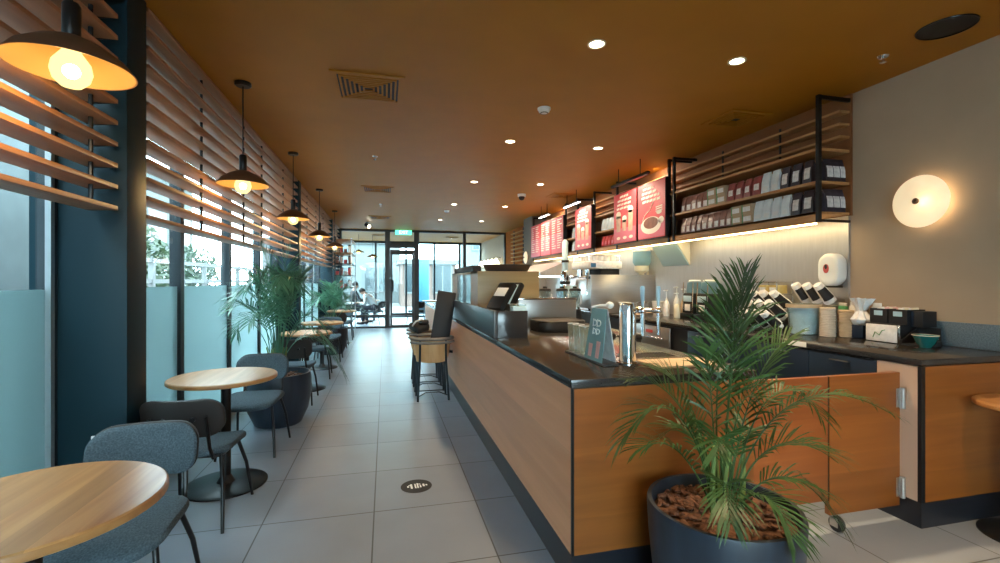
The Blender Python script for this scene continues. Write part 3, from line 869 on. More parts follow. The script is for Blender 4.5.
# keep fronds off the glass: the plant leans into the room
def clampx(sp, x0, lo):
    out = []
    for c_, k_ in sp:
        out.append(([Vector((max(lo - x0, v[0]) if lo - x0 > v[0] else v[0], v[1], v[2])) for v in map(Vector, c_)], k_))
    return out
sp = clampx(sp, -1.02, -1.36)
POT2 = [(0, 0), (0.20, 0), (0.215, 0.01), (0.275, 0.14), (0.305, 0.30), (0.305, 0.44), (0.298, 0.50), (0.28, 0.50), (0.272, 0.47), (0.27, 0.43), (0, 0.43)]
potted((-1.03, 5.0, 0), 'tall palm in a dark tub behind the second table', POT2, 0.272, 0.445, sp, 9, M['leafteal'], leaf=.2, width=.012)
rr = random.Random(8)
sp = clampx([(c_, dict(leaf=.24, pairs=20, width=.016)) for c_, k_ in rnd_fronds(18, rr, 0.5, 0.60, 1.12)], -1.02, -1.4)
potted((-1.02, 9.55, 0), 'farther palm in a dark tub beyond the fourth table', POT2, 0.272, 0.445, sp, 10, M['leafteal'], width=.022)

# ------------------------------------------------------------------ retail rack by the far glazing
t = thing('retail_rack', 'black metal retail rack of merchandise by the far pier', 'rack', (-1.28, 12.62, 0))
for x in (0.02, 0.42):
    for y in (0.02, 1.6):
        obj('post', B().b2(x - .015, x + .015, y - .015, y + .015, 0, 2.52), M['frame_light'] if x > .1 else M['black'], t)
for z in (0.35, 0.80, 1.25, 1.57, 1.87, 2.15, 2.50):
    obj('shelf', B().b2(0.0, 0.44, 0, 1.62, z - 0.02, z, 0.003), M['black'] if z < 2 else M['slatx'], t)
cols_ = ['white', 'bag_white', 'pouch_red', 'kraft', 'bag_brown', 'tealbowl']
nm = {'white': 'white', 'bag_white': 'pale', 'pouch_red': 'red', 'kraft': 'kraft brown', 'bag_brown': 'dark brown', 'tealbowl': 'teal'}
lv = {1.25: 'lower', 1.57: 'middle', 1.87: 'upper', 2.15: 'top'}
pos = ['left end', 'middle left', 'middle right', 'right end']
def mug(loc, m, label, group):
    t = thing('mug', label, 'mug', loc, R.uniform(0, 6), group)
    obj('cup', B().lathe([(0, 0), (0.038, 0), (0.042, 0.006), (0.044, 0.10), (0.040, 0.10), (0.038, 0.01), (0, 0.01)], n=16), m, t)
    obj('handle', B().tube([(0.042, 0, 0.085), (0.068, 0, 0.08), (0.072, 0, 0.05), (0.062, 0, 0.025), (0.041, 0, 0.02)], 0.006, 6), m, t)
def tumbler(loc, m, label, group, h=0.2):
    t = thing('tumbler', label, 'tumbler', loc, 0, group)
    obj('cup', B().lathe([(0, 0), (0.032, 0), (0.042, h * 0.85), (0, h * 0.85)], n=16), m, t)
    obj('lid', B().lathe([(0.044, h * 0.85), (0.044, h * 0.9), (0.03, h), (0, h), ], n=16), M['black'], t)
q = 0
for z in (1.25, 1.57, 1.87, 2.15):
    for i, x in enumerate((0.07, 0.17, 0.27, 0.37)):
        m = cols_[(q * 5 + i * 3) % 6]; q += 1
        lab = '%s %s on the near end of the rack, %s shelf, %s' % (nm[m], 'mug' if q % 2 else 'tumbler', lv[z], pos[i])
        (mug if q % 2 else tumbler)((-1.28 + x, 12.62 + 0.10, z), M[m], lab, 'cups on the retail rack')

# ------------------------------------------------------------------ front service counter
TZ = 0.955
KZ = 0.155
t = thing('service_counter', 'long cherry veneer service counter running down the room', 'counter', (0.82, 1.967, 0))
obj('front_panel', B().b2(0, 0.02, 0.005, 8.0, KZ, TZ - 0.043), M['counterwood_daylit'], t)
obj('end_panel', B().b2(0.005, 0.98, 0, 0.02, KZ, TZ - 0.043), M['counterwood'], t)
obj('corner_strip', B().b2(-0.002, 0.010, -0.002, 0.010, KZ, TZ - 0.043), M['black'], t)
obj('kick_plate', B().b2(0, 0.98, 0, 8.0, 0, KZ), M['kick'], t)
obj('cabinet_body', B().b2(0.02, 0.98, 0.02, 8.0, KZ, TZ - 0.043), M['blackm'], t)
t = obj('worktop', B().b2(0, 1.0, 0, 8.05, -0.041, 0, 0.003), M['stone'], loc=(0.815, 1.962, TZ))
tag(t, 'dark speckled stone worktop on the front service counter', 'worktop')
# the deep part behind
t = thing('bar_cabinet', 'dark cabinet joined to the rear of the service counter', 'cabinet', (1.83, 3.5, 0))
obj('body', B().b2(0, 0.25, 0, 6.4, 0, TZ - 0.042), M['blackm'], t)
obj('top', B().b2(-0.01, 0.26, 0, 6.4, TZ - 0.041, TZ, 0.003), M['stone'], t)
# granite upstand
t = thing('stone_upstand', 'dark stone ledge wall raised on the service counter', 'ledge', (0.815, 3.51, TZ + 0.001))
obj('front_slab', B().b2(0, 0.03, 0, 2.35, 0, 0.215, 0.002), M['stoneblue'], t)
obj('end_slab', B().b2(0.031, 0.275, 0, 0.03, 0, 0.213, 0.002), M['stone'], t)

# pastry case
t = thing('pastry_case', 'tan wood and glass pastry case on the service counter', 'display case', (0.92, 4.68, TZ + 0.001))
obj('end_panel', B().b2(0, 0.66, 0, 0.025, 0, 0.55, 0.003), M['casewood'], t)
obj('front_post', B().b2(0, 0.03, 0.03, 0.42, 0, 0.55), M['caseside'], t)
obj('front_post', B().b2(0, 0.03, 1.45, 1.9, 0, 0.55), M['caseside'], t)
g_ = obj('front_glass', B().b2(0.005, 0.012, 0.42, 1.45, 0.0, 0.54), M['acrylic'], t)
obj('top', B().b2(0, 0.66, 0.026, 1.9, 0.525, 0.55), M['casewood'], t)
obj('rear_panel', B().b2(0.64, 0.66, 0.026, 1.9, 0, 0.52), M['casewood'], t)
obj('inner_shelf', B().b2(0.03, 0.63, 0.42, 1.44, 0.25, 0.26), M['acrylic'], t)
t = thing('serving_tray', 'black serving tray lying on top of the pastry case', 'tray', (1.31, 5.0, TZ + 0.553))
obj('tray', B().lathe([(0, 0), (0.20, 0), (0.235, 0.075), (0.228, 0.077), (0.197, 0.01), (0, 0.01)], n=32, sx=1.15), M['blackm'], t)
t = thing('tongs_tray', 'flat black tray at the front of the pastry case top', 'tray', (0.98, 5.75, TZ + 0.553))
obj('tray', B().box((0, 0, 0.036), (0.10, 1.4, 0.07), 0.012), M['blackm'], t)

# card terminals behind the ledge
def terminal(x, y, rz, label, light_top):
    t = thing('order_tablet', label, 'tablet', (x, y, TZ + 0.001), rz, 'tablets behind the stone ledge')
    obj('stand', B().box((0, 0, 0.006), (0.16, 0.15, 0.012), 0.004).box((0, 0.02, 0.13), (0.06, 0.04, 0.25), 0.006, rx=-0.15), M['black'], t)
    hb = B().box((0, 0, 0), (0.20, 0.055, 0.27), 0.014); hb.move((0, 0, 0.315), rx=-0.62)
    s = obj('housing', hb, M['black'], t)
    sb = B().box((0, -0.0285, 0.03 if light_top else 0), (0.15, 0.002, 0.085 if light_top else 0.21), 0.0005); sb.move((0, 0, 0.315), rx=-0.62)
    obj('screen', sb, M['paper'] if light_top else M['bluesteel'], s)
terminal(0.965, 3.86, -1.15, 'black tablet on a stand with a white label, behind the stone ledge', True)
terminal(1.09, 4.06, -1.0, 'black card terminal leaning behind the labelled tablet', False)
t = thing('drinks_fridge_box', 'pale blue acrylic box beside the tablets', 'box', (1.035, 3.62, TZ + 0.001))
obj('body', B().b2(-0.05, 0.06, -0.05, 0.05, 0, 0.245, 0.006), M['bluesteel'], t)
obj('lid', B().b2(-0.052, 0.062, -0.052, 0.052, 0.2455, 0.262, 0.004), M['acrylic'], t)

# steel equipment housing and dark trays behind the ledge
t = thing('steel_housing', 'brushed steel equipment housing on the bar behind the ledge', 'steel housing', (1.26, 4.35, TZ + 0.001))
obj('body', B().b2(0, 0.60, 0, 0.28, 0, 0.265, 0.004), M['steel'], t)
obj('top_rim', B().b2(-0.005, 0.605, -0.006, 0.285, 0.265, 0.28, 0.003), M['chrome'], t)
t = thing('round_tray', 'black rounded tray in front of the steel housing', 'tray', (1.53, 4.02, TZ + 0.001))
def idf(u, v, z): return (u, v, z + 0.045)
obj('tray', B().pad(0.44, 0.42, 0.10, 0.09, idf, 0.012), M['blackm'], t)
obj('rim', B().tube([(0.22 * math.copysign(abs(math.cos(a)) ** .5, math.cos(a)), 0.21 * math.copysign(abs(math.sin(a)) ** .5, math.sin(a)), 0.09) for a in [2 * PI * i / 32 for i in range(32)]], 0.008, 6, closed=True), M['grate'], t)

# tap tower
t = thing('tap_tower', 'polished chrome drinks tap tower on the front counter', 'drinks tap', (1.262, 2.26, TZ + 0.001))
obj('column', B().lathe([(0, 0), (0.056, 0), (0.056, 0.012), (0.044, 0.016), (0.044, 0.318), (0.040, 0.330), (0, 0.332)], n=32), M['chrome'], t)
obj('crossbar', B().cyl((0.03, 0, 0.285), (0.165, 0, 0.285), 0.014, n=14).cyl((0.03, 0, 0.285), (0.07, 0, 0.285), 0.024, n=14), M['chrome'], t)
for x in (0.052, 0.145):
    f = obj('tap', B().cyl((x, 0, 0.285), (x, -0.07, 0.285), 0.013, n=12).cyl((x, -0.062, 0.30), (x, -0.066, 0.16), 0.012, 0.009, n=12).ball((x, -0.062, 0.29), 0.019, 12), M['chrome'], t)
    obj('tap_handle', B().lathe([(0, 0.30), (0.007, 0.30), (0.007, 0.33), (0.010, 0.35), (0.012, 0.41), (0.008, 0.420), (0, 0.420)], c=(x, -0.062, 0), n=14), M['bluesteel'], f)
t = thing('cup_rinser', 'small black valve beside the chrome tap tower', 'valve', (1.20, 2.36, TZ + 0.001))
obj('body', B().cyl((0, 0, 0), (0, 0, 0.14), 0.012, n=12).cyl((-0.02, -.01, 0.13), (0.03, 0.01, 0.14), 0.024, n=14), M['black'], t)
obj('knob', B().ball((0, 0, 0.16), 0.022, 12), M['black'], t)
t = thing('drip_grate', 'dark drip grate let into the counter right of the taps', 'drip tray', (1.50, 2.44, TZ + 0.001))
b = B()
for i in range(15): b.b2(-0.14 + i * 0.02, -0.132 + i * 0.02, -0.09, 0.09, 0.006, 0.012)
obj('bars', b, M['grate'], t)
obj('pan', B().b2(-0.15, 0.15, -0.10, 0.10, 0, 0.006).b2(-0.15, 0.15, -0.10, -0.092, 0.006, 0.014).b2(-0.15, 0.15, 0.092, 0.10, 0.006, 0.014).b2(-0.15, -0.145, -0.1, 0.1, 0.006, 0.014).b2(0.145, 0.15, -0.1, 0.1, 0.006, 0.014), M['steel'], t)
t = tag(obj('chopping_board', B().b2(-0.19, 0.19, -0.11, 0.11, 0, 0.014, 0.004), M['board'], loc=(1.53, 2.20, TZ + 0.001)), 'pale wooden board lying beside the drip grate on the counter', 'board')

# tent card with three clear cups on a base
t = thing('tent_card', 'teal folded promotional card on a dark base on the counter', 'card stand', (1.145, 2.42, TZ + 0.001))
obj('base', B().b2(-0.045, 0.045, -0.20, 0.33, 0, 0.012, 0.003), M['stoneblue'], t)
lf = obj('front_leaf', B().prism([(-0.04, -0.17, 0.013), (-0.04, 0.05, 0.013), (0.0, 0.03, 0.295), (0.0, -0.15, 0.295)], (0.004, 0, 0)), M['cardblue'], t)
obj('rear_leaf', B().prism([(0.042, -0.17, 0.013), (0.042, 0.05, 0.013), (0.005, 0.03, 0.295), (0.005, -0.15, 0.295)], (0.003, 0, 0)), M['wrap'], t)
b = B()
def on(v, w): # point on the front leaf: v along, w height
    f = (w - 0.013) / 0.282
    return Vector((-0.04 + 0.04 * f - 0.0025, v, w))
for v0, w0, rad in ((-0.085, 0.215, .022), (-0.035, 0.215, .022), (-0.085, 0.17, .018), (-0.04, 0.17, .018)):
    b.tube([on(v0 + rad * math.cos(a), w0 + rad * .7 * math.sin(a)) for a in [0.6 + i * 0.5 for i in range(10)]], 0.0028, 5)
    b.tube([on(v0 + rad * .9, w0 + rad), on(v0 + rad * .8, w0 - rad)], 0.0028, 5)
obj('chalk_marks', b, M['chalk'], lf)
b = B()
for v0, h in ((-0.11, 0.09), (-0.02, 0.07)):
    b.prism([on(v0 - .02, 0.03), on(v0 + .02, 0.03), on(v0 + .024, 0.03 + h), on(v0 - .024, 0.03 + h)], (-0.001, 0, 0))
obj('printed_cups', b, M['pinkdrink'], lf)
t = thing('spoon_rest', 'white ceramic spoon hooked over the tent card top', 'spoon', (1.155, 2.36, TZ + 0.30))
obj('handle', B().tube([(-0.03, 0.05, 0.0), (0, 0.02, 0.012), (0.02, -0.03, 0.012)], [0.006, 0.006, 0.008], 8), M['white'], t)
obj('bowl', B().ball((0.028, -0.05, 0.016), 0.022, 12, (1, 1.2, 0.9)), M['white'], t)
for i, y in enumerate((2.54, 2.63, 2.715)):
    t = thing('clear_cup', 'tall clear cup on the tent card base, ' + ['nearest the card', 'in the middle of three', 'farthest from the card'][i], 'cup', (1.140, y, TZ + 0.014), 0, 'clear cups beside the tent card')
    obj('body', B().lathe([(0, 0), (0.026, 0), (0.034, 0.17), (0.032, 0.17), (0.024, 0.006), (0, 0.006)], n=20), M['acrylic'], t)
    obj('rim', B().tube([(0.034 * math.cos(a), 0.034 * math.sin(a), 0.17) for a in [2 * PI * k / 20 for k in range(20)]], 0.002, 5, closed=True), M['wrap'], t)

# ------------------------------------------------------------------ rear counter along the right wall
RX, RY0, RY1 = 2.945, 1.985, 11.2
t = thing('bar_counter', 'cherry ended back counter along the right wall', 'counter', (RX, RY0, 0))
obj('end_panel', B().b2(0.03, XW - RX - 0.003, 0, 0.02, KZ - .01, TZ - 0.04), M['counterwood'], t)
obj('side_stile', B().b2(0, 0.02, 0.02, 0.245, KZ - .01, TZ - 0.04), M['caseside'], t)
obj('corner_post', B().b2(0, 0.03, 0, 0.02, KZ - .01, TZ - 0.04), M['black'], t)
obj('kick_plate', B().b2(0, XW - RX - 0.02, 0, 0.25, 0, KZ - .01).b2(0.05, XW - RX - 0.02, 0.25, 9.2, 0, KZ - .01), M['kick'], t)
obj('carcass', B().b2(0.022, XW - RX - 0.003, 0.025, 9.2, KZ - .01, TZ - 0.041), M['blackm'], t)
for i, (a, c) in enumerate(((0.25, 0.72), (0.725, 1.19), (1.195, 1.66), (1.665, 2.1))):
    d = obj('door', B().b2(0.0, 0.02, a, c, 0.16, TZ - 0.05, 0.002), M['navy'], t)
    obj('door_handle', B().b2(-0.014, -0.004, (a + c) / 2 - 0.07, (a + c) / 2 + 0.07, TZ - 0.085, TZ - 0.078).b2(-0.014, 0.001, (a + c) / 2 - 0.07, (a + c) / 2 - .062, TZ - 0.085, TZ - 0.078).b2(-0.014, 0.001, (a + c) / 2 + 0.062, (a + c) / 2 + .07, TZ - 0.085, TZ - 0.078), M['steel'], d)
t = obj('worktop', B().b2(0, XW - RX - 0.003, 0, 9.2, -0.035, 0, 0.003), M['stone'], loc=(RX - 0.006, RY0 - 0.006, TZ + 0.003))
tag(t, 'dark speckled stone worktop on the back counter by the wall', 'worktop')
t = obj('upstand', B().b2(0, 0.022, 0, 1.12, 0, 0.165, 0.002), M['upstand'], loc=(XW - 0.0245, RY0 - 0.0, TZ + 0.0035))
tag(t, 'blue grey stone upstand against the beige wall', 'upstand')
TB = TZ + 0.004
# under counter oven
t = thing('undercounter_fridge', 'steel fronted undercounter unit with a small red badge', 'appliance', (RX - 0.02, 4.36, 0.2))
obj('door', B().b2(0, 0.018, 0, 0.80, 0.28, 0.70, 0.004), M['steel'], t)
obj('badge', B().b2(-0.003, 0, 0.32, 0.46, 0.62, 0.655), M['redmark'], t)
obj('handle', B().cyl((-0.035, 0.08, 0.58), (-0.035, 0.72, 0.58), 0.01, n=10).cyl((-0.035, 0.1, 0.58), (0, 0.1, 0.58), 0.007, n=8).cyl((-0.035, 0.7, 0.58), (0, 0.7, 0.58), 0.007, n=8), M['chrome'], t)
t = tag(obj('paper_notice', B().b2(0, 0.0015, 0, 0.17, 0, 0.035), M['paper'], loc=(RX - 0.0085, 2.72, TZ - 0.029)), 'small white paper strip taped to the back counter edge', 'notice')

# ------------------------------------------------------------------ swing gate
def gate(x0, x1, y, m, label, caster, rz=0.0):
    t = thing('swing_gate', label, 'gate', (x1, y, 0), rz)
    w_ = x1 - x0
    obj('panel', B().b2(-w_, 0, -0.016, 0.016, 0.175 if not caster else 0.09, 0.868, 0.002), m, t)
    return t
t = gate(2.412, 2.925, 2.10, M['gatewood'], 'cherry wood gate leaf hinged to the back counter', True)
for z in (0.20, 0.72):
    obj('hinge', B().cyl((0.0, -0.030, z - 0.06), (0.0, -0.030, z + 0.06), 0.014, n=12).b2(-0.030, 0.0, -0.020, -0.0165, z - 0.055, z + 0.055), M['steel'], t)
c = obj('caster', B().b2(-0.49, -0.44, -0.01, 0.01, 0.078, 0.09).cyl((-0.465, 0, 0.09), (-0.465, -0.005, 0.06), 0.012, n=10).b2(-0.482, -0.478, -0.035, 0.012, 0.025, 0.075).b2(-0.452, -0.448, -0.035, 0.012, 0.025, 0.075).b2(-0.482, -0.448, -0.02, 0.01, 0.068, 0.075), M['steel'], t)
obj('wheel', B().cyl((-0.477, -0.018, 0.042), (-0.453, -0.018, 0.042), 0.042, n=24), M['rubber'], c)
t = gate(1.825, 2.400, 2.10, mat_gate2, 'redder cherry wood gate leaf next to the front counter', False)
obj('edge_strip', B().b2(0.0, 0.006, -0.016, 0.016, 0.175, 0.868), M['black'], t)
for z in (0.30, 0.75):
    obj('hinge', B().cyl((-0.575, -0.022, z - 0.05), (-0.575, -0.022, z + 0.05), 0.010, n=12), M['steel'], t)

# ------------------------------------------------------------------ shelf unit over the back counter
SX0, SX1 = 3.437, XW - 0.022
t = thing('bar_shelf', 'oak and black metal wall shelf unit above the back counter', 'shelf', (SX0, 3.07, 0))
SL = 7.55
D = SX1 - SX0
obj('fascia', B().b2(0, 0.02, 0, SL, 1.885, 1.975), M['slatx'], t)
obj('shelf', B().b2(0, D, 0, SL, 1.955, 1.975), M['slatx'], t)
obj('shelf', B().b2(0, D, 0, SL, 2.205, 2.228), M['slatx'], t)
obj('shelf', B().b2(0, D, 0, SL, 2.475, 2.498), M['slatx'], t)
for z in (2.605, 2.71, 2.815):
    obj('slat', B().b2(0.22, 0.33, 0.0, SL, z - .010, z + .010, 0.002), M['slatx'], t)
for y in (0.0, 1.96, 2.06, 3.40, 4.20, 4.90, 5.48, 7.53):
    obj('post', B().b2(-0.012, 0.018, y - 0.015, y + 0.015, 1.885, 2.925), M['black'], t)
    obj('crossbar', B().b2(0.018, D, y - 0.010, y + 0.010, 2.895, 2.925), M['black'], t)
    if y < 1: obj('crossbar', B().b2(0.018, D, y - 0.010, y + 0.010, 1.89, 1.91), M['black'], t)
for y in (0.62, 1.40):
    obj('slat_spacer', B().cyl((0.24, y, 2.50), (0.24, y, 2.86), 0.010, n=8), M['black'], t)
obj('light_strip', B().b2(0.004, 0.020, 0.03, SL - .05, 1.872, 1.884), M['strip'], t)
a_ = area('shelf_strip_glow', (SX0 + 0.10, 5.2, 1.93), (0.35, 0, -1), 4.3, 0.03, STRIP_W, (1.0, 0.80, 0.45))
a_.rotation_euler = (Matrix.Rotation(PI / 2, 4, 'Z')).to_euler()
a_ = area('shelf_strip_glow', (SX0 + 0.10, 9.0, 1.93), (0, 0, -1), 3.0, 0.03, STRIP_W * 0.7, (1.0, 0.80, 0.45))
a_.rotation_euler = (Matrix.Rotation(PI / 2, 4, 'Z')).to_euler()

# goods: gusseted coffee bags and cartons, label facing the room (-X)
def make_bag(name, m, w, d, h, lab, lh):
    t = thing(name, 'x', 'coffee bag', (0, 0, 0))
    b = B()
    lay = [(0.0, 0.92, 0.95), (0.03, 1.0, 1.0), (0.55, 0.98, 0.80), (0.86, 0.97, 0.28), (0.92, 0.96, 0.10), (1.0, 0.96, 0.10)]
    rows = []
    for f, sw, sd in lay:
        z = h * f; hw = w / 2 * sw; hd = d / 2 * sd
        rows.append([b.bm.verts.new(p) for p in ((-hd, -hw, z), (-hd, 0, z + 0.001), (-hd, hw, z), (0, hw * 0.93, z), (hd, hw, z), (hd, -hw, z), (0, -hw * 0.93, z))])
    for a, c in zip(rows, rows[1:]):
        for j in range(7):
            k = (j + 1) % 7
            b.bm.faces.new((a[j], a[k], c[k], c[j]))
    b.bm.faces.new(rows[0][::-1]); b.bm.faces.new(rows[-1])
    obj('bag', b, m, t)
    hd = d / 2
    z0, z1 = h * lh[0], h * lh[1]
    def xf(z):
        f = z / h
        return -(hd * (1.0 + (0.80 - 1.0) * max(0, (f - 0.03)) / 0.52) if f < 0.55 else hd * (0.80 - 0.52 * (f - 0.55) / 0.31)) - 0.0015
    n = 4
    lb = B()
    zs = [z0 + (z1 - z0) * i / n for i in range(n + 1)]
    if z0 / h < .55 < z1 / h: zs = sorted(zs + [h * .55])
    lw = w * 0.32
    for a, c in zip(zs, zs[1:]):
        lb.prism([(xf(a), -lw, a), (xf(a), lw, a), (xf(c), lw, c), (xf(c), -lw, c)], (-0.001, 0, 0))
    obj('label', lb, lab, t)
    return t
def make_carton(name, m, w, d, h):
    t = thing(name, 'x', 'carton', (0, 0, 0))
    obj('box', B().box((0, 0, h / 2), (d, w, h), 0.003), m, t)
    obj('label', B().box((-d / 2 - 0.001, 0, h * .5), (0.002, w * .74, h * .5)), M['wrap'], t)
    obj('green_edge', B().box((-d / 2 - 0.001, w * .43, h * .5), (0.002, w * .10, h * .98)), M['green'], t)
    return t
protos = {
    'dark': make_bag('coffee_bag', M['bag_dark'], 0.098, 0.062, 0.20, M['label'], (0.22, 0.70)),
    'white': make_bag('coffee_bag', M['bag_white'], 0.098, 0.062, 0.20, M['paper'], (0.15, 0.35)),
    'brown': make_bag('coffee_bag', M['bag_brown'], 0.088, 0.060, 0.185, M['label'], (0.10, 0.45)),
    'red': make_bag('coffee_bag', M['bag_red'], 0.092, 0.062, 0.19, M['label'], (0.30, 0.62)),
    'carton': make_carton('tea_carton', M['kraft'], 0.13, 0.10, 0.095),
    'pouch': make_bag('red_pouch', M['pouch_red'], 0.085, 0.06, 0.165, M['menu_pink'], (0.2, 0.5)),
    'tin': None,
}
used = set()
def put(kind, x, y, z, label, group, rz=0.0):
    p = protos[kind]
    if kind in used: p = dup(p, (0, 0, 0))
    used.add(kind)
    p.location = (x, y, z); p.rotation_euler = (0, 0, rz); p['label'] = label; p['group'] = group
    return p
ordn = ['nearest', 'second', 'third', 'fourth', 'fifth', 'sixth', 'seventh', 'eighth', 'ninth', 'tenth', 'eleventh', 'twelfth']
def row(z, seq, shelfname):
    y = 3.16; cnt = {}
    desc = {'dark': 'charcoal coffee bag', 'white': 'pale blue white coffee bag', 'red': 'maroon coffee bag', 'brown': 'brown coffee bag'}
    for kind, step in seq:
        if kind == 'gap': y += step; continue
        cnt[kind] = cnt.get(kind, 0) + 1
        if kind == 'carton':
            put(kind, SX0 + 0.085, y + step / 2, z, 'lower kraft tea carton of stack %s, %s shelf of the near bay' % (['nearest', 'second', 'third'][cnt[kind] - 1], shelfname), 'tea cartons on the shelves')
            put(kind, SX0 + 0.085, y + step / 2 + 0.008, z + 0.0955, 'upper kraft tea carton of stack %s, %s shelf of the near bay' % (['nearest', 'second', 'third'][cnt[kind] - 1], shelfname), 'tea cartons on the shelves')
        else:
            put(kind, SX0 + 0.075, y + step / 2, z, '%s, %s of its kind from the end, %s shelf' % (desc[kind], ordn[cnt[kind] - 1], shelfname), 'coffee bags on the %s shelf' % shelfname, R.uniform(-.12, .12))
        y += step
Zu, Zl = 2.2285, 1.9755
row(Zu, [('dark', .115)] * 3 + [('white', .108)] * 2 + [('red', .115)] * 4 + [('carton', .145)] * 2 + [('brown', .098)] * 5, 'upper')
row(Zl, [('dark', .115)] * 2 + [('white', .105)] * 4 + [('carton', .145)] * 2 + [('brown', .096)] * 9, 'lower')
for zz, nm_ in ((Zu, 'upper'), (Zl, 'lower')):
    for i, x in enumerate((0.165, 0.235, 0.305)):
        put('dark', SX0 + x, 3.135, zz, 'charcoal coffee bag turned to the shelf end, %s shelf, %s' % (nm_, ['nearest the room', 'in the middle', 'against the wall'][i]), 'bags facing the shelf end', PI / 2)
for i in range(5):
    put('white', SX0 + 0.075, 6.58 + i * 0.118, Zu, 'white upright packet in the bay between menu boards, %s from the right' % ordn[i].replace('nearest', 'first'), 'white packets between the menu boards')
for i in range(5):
    put('pouch', SX0 + 0.075, 6.60 + i * 0.115, Zl, 'red pouch below the white packets, %s from the right' % ordn[i].replace('nearest', 'first'), 'red pouches between the menu boards')
for i in range(3):
    put('white', SX0 + 0.075, 8.03 + i * 0.14, Zu, 'white packet in the far shelf bay, upper shelf, %s from the right' % ordn[i].replace('nearest', 'first'), 'white packets in the far bay')
    put('white', SX0 + 0.075, 8.03 + i * 0.14, Zl, 'white packet in the far shelf bay, lower shelf, %s from the right' % ordn[i].replace('nearest', 'first'), 'white packets in the far bay')

# ------------------------------------------------------------------ menu boards
def menu(y0, y1, kind, label):
    t = thing('menu_board', label, 'menu board', (3.372, y0, 1.955), 0, 'red menu boards above the bar')
    w_ = y1 - y0; h = 0.75
    obj('frame', B().b2(0, 0.05, 0, w_, 0, h, 0.003), M['black'], t)
    p = obj('poster', B().b2(-0.006, -0.001, 0.012, w_ - 0.012, 0.012, h - 0.012), M['menu_red'], t)
    # in the photograph the board's left edge is the far (+Y) end
    def U(u): return w_ - u * w_
    def blot(b, pts): b.prism([(-0.008, U(u), v * h) for u, v in pts], (-0.002, 0, 0))
    def ell(b, cu, cvv, ru, rv, n=20):
        blot(b, [(cu + ru * math.cos(2 * PI * i / n), cvv + rv * math.sin(2 * PI * i / n)) for i in range(n)])
    b = B(); blot(b, [(0.03, 0.03), (0.97, 0.03), (0.97, 0.30 if kind != 'list' else .55), (0.03, 0.30 if kind != 'list' else .55)])
    for f in b.bm.verts: f.co.x += 0.0012
    obj('lower_panel', b, M['menu_pink'], p)
    rr = random.Random(int(y0 * 100))
    b = B()
    if kind == 'list':
        for c in range(2):
            for r_ in range(13):
                v = 0.90 - r_ * 0.062
                L = rr.uniform(.18, .36)
                blot(b, [(0.08 + c * .46, v), (0.08 + c * .46 + L, v), (0.08 + c * .46 + L, v + .022), (0.08 + c * .46, v + .022)])
    elif kind == 'cups':
        for i, (a, c) in enumerate(((.30, .66), (.20, .80), (.18, .78), (.16, .72))):
            v = 0.92 - i * 0.075
            u = a
            while u < c - .03:
                q = min(c, u + rr.uniform(.08, .16)); blot(b, [(u, v - .03), (q, v - .03 + .01), (q, v + .02), (u, v + .01)]); u = q + .025
    else:
        for i, (a, c) in enumerate(((.22, .60), (.18, .72), (.16, .80), (.20, .84))):
            v = 0.90 - i * 0.075
            u = a
            while u < c - .03:
                q = min(c, u + rr.uniform(.08, .16)); blot(b, [(u, v - .03), (q, v - .02), (q, v + .02), (u, v + .01)]); u = q + .025
        for i in range(3):
            blot(b, [(.68, .52 - i * .035), (.90, .53 - i * .035), (.90, .55 - i * .035), (.68, .54 - i * .035)])
        ell(b, .79, .44, .09, .035)
    obj('text_lines', b, M['menu_text'], p)
    if kind == 'cups':
        for cu, w2, v0, v1 in ((.24, .11, .24, .60), (.50, .10, .24, .50), (.76, .11, .22, .66)):
            b = B(); blot(b, [(cu - w2 * .7, v0), (cu + w2 * .7, v0), (cu + w2, v1 - .05), (cu - w2, v1 - .05)])
            obj('printed_drink', b, M['drink'], p)
            b = B(); ell(b, cu, v1 - .03, w2, .07); obj('printed_foam', b, M['menu_text'], p)
        b = B()
        for cu in (.24, .52, .78): ell(b, cu, .11, .08, .03)
        obj('price_marks', b, M['menu_text'], p)
    if kind == 'bowl':
        b = B(); ell(b, .50, .24, .36, .15, 28); ell(b, .86, .30, .09, .06); obj('printed_cup', b, M['menu_text'], p)
        b = B(); ell(b, .50, .28, .26, .10, 24)
        for v in b.bm.verts: v.co.x -= 0.0015
        obj('printed_coffee', b, M['drink2'], p)
        b = B()
        b.tube([(-0.009, U(u), v * h) for u, v in ((.20, .34), (.30, .44), (.46, .50), (.56, .60), (.60, .66))], 0.006, 5)
        obj('printed_steam', b, M['menu_text'], p)
menu(5.10, 5.755, 'bowl', 'red menu board with a big white coffee cup, nearest the shelves')
menu(5.785, 6.45, 'cups', 'red menu board with three tall drinks, beside the cup board')
menu(7.24, 7.93, 'cups', 'narrow looking red menu board standing alone between two shelf bays')
menu(8.52, 9.20, 'list', 'pink menu list board, right of the far three')
menu(9.21, 9.89, 'list', 'pink menu list board, middle of the far three')
menu(9.90, 10.58, 'list', 'pink menu list board, farthest left of the far three')
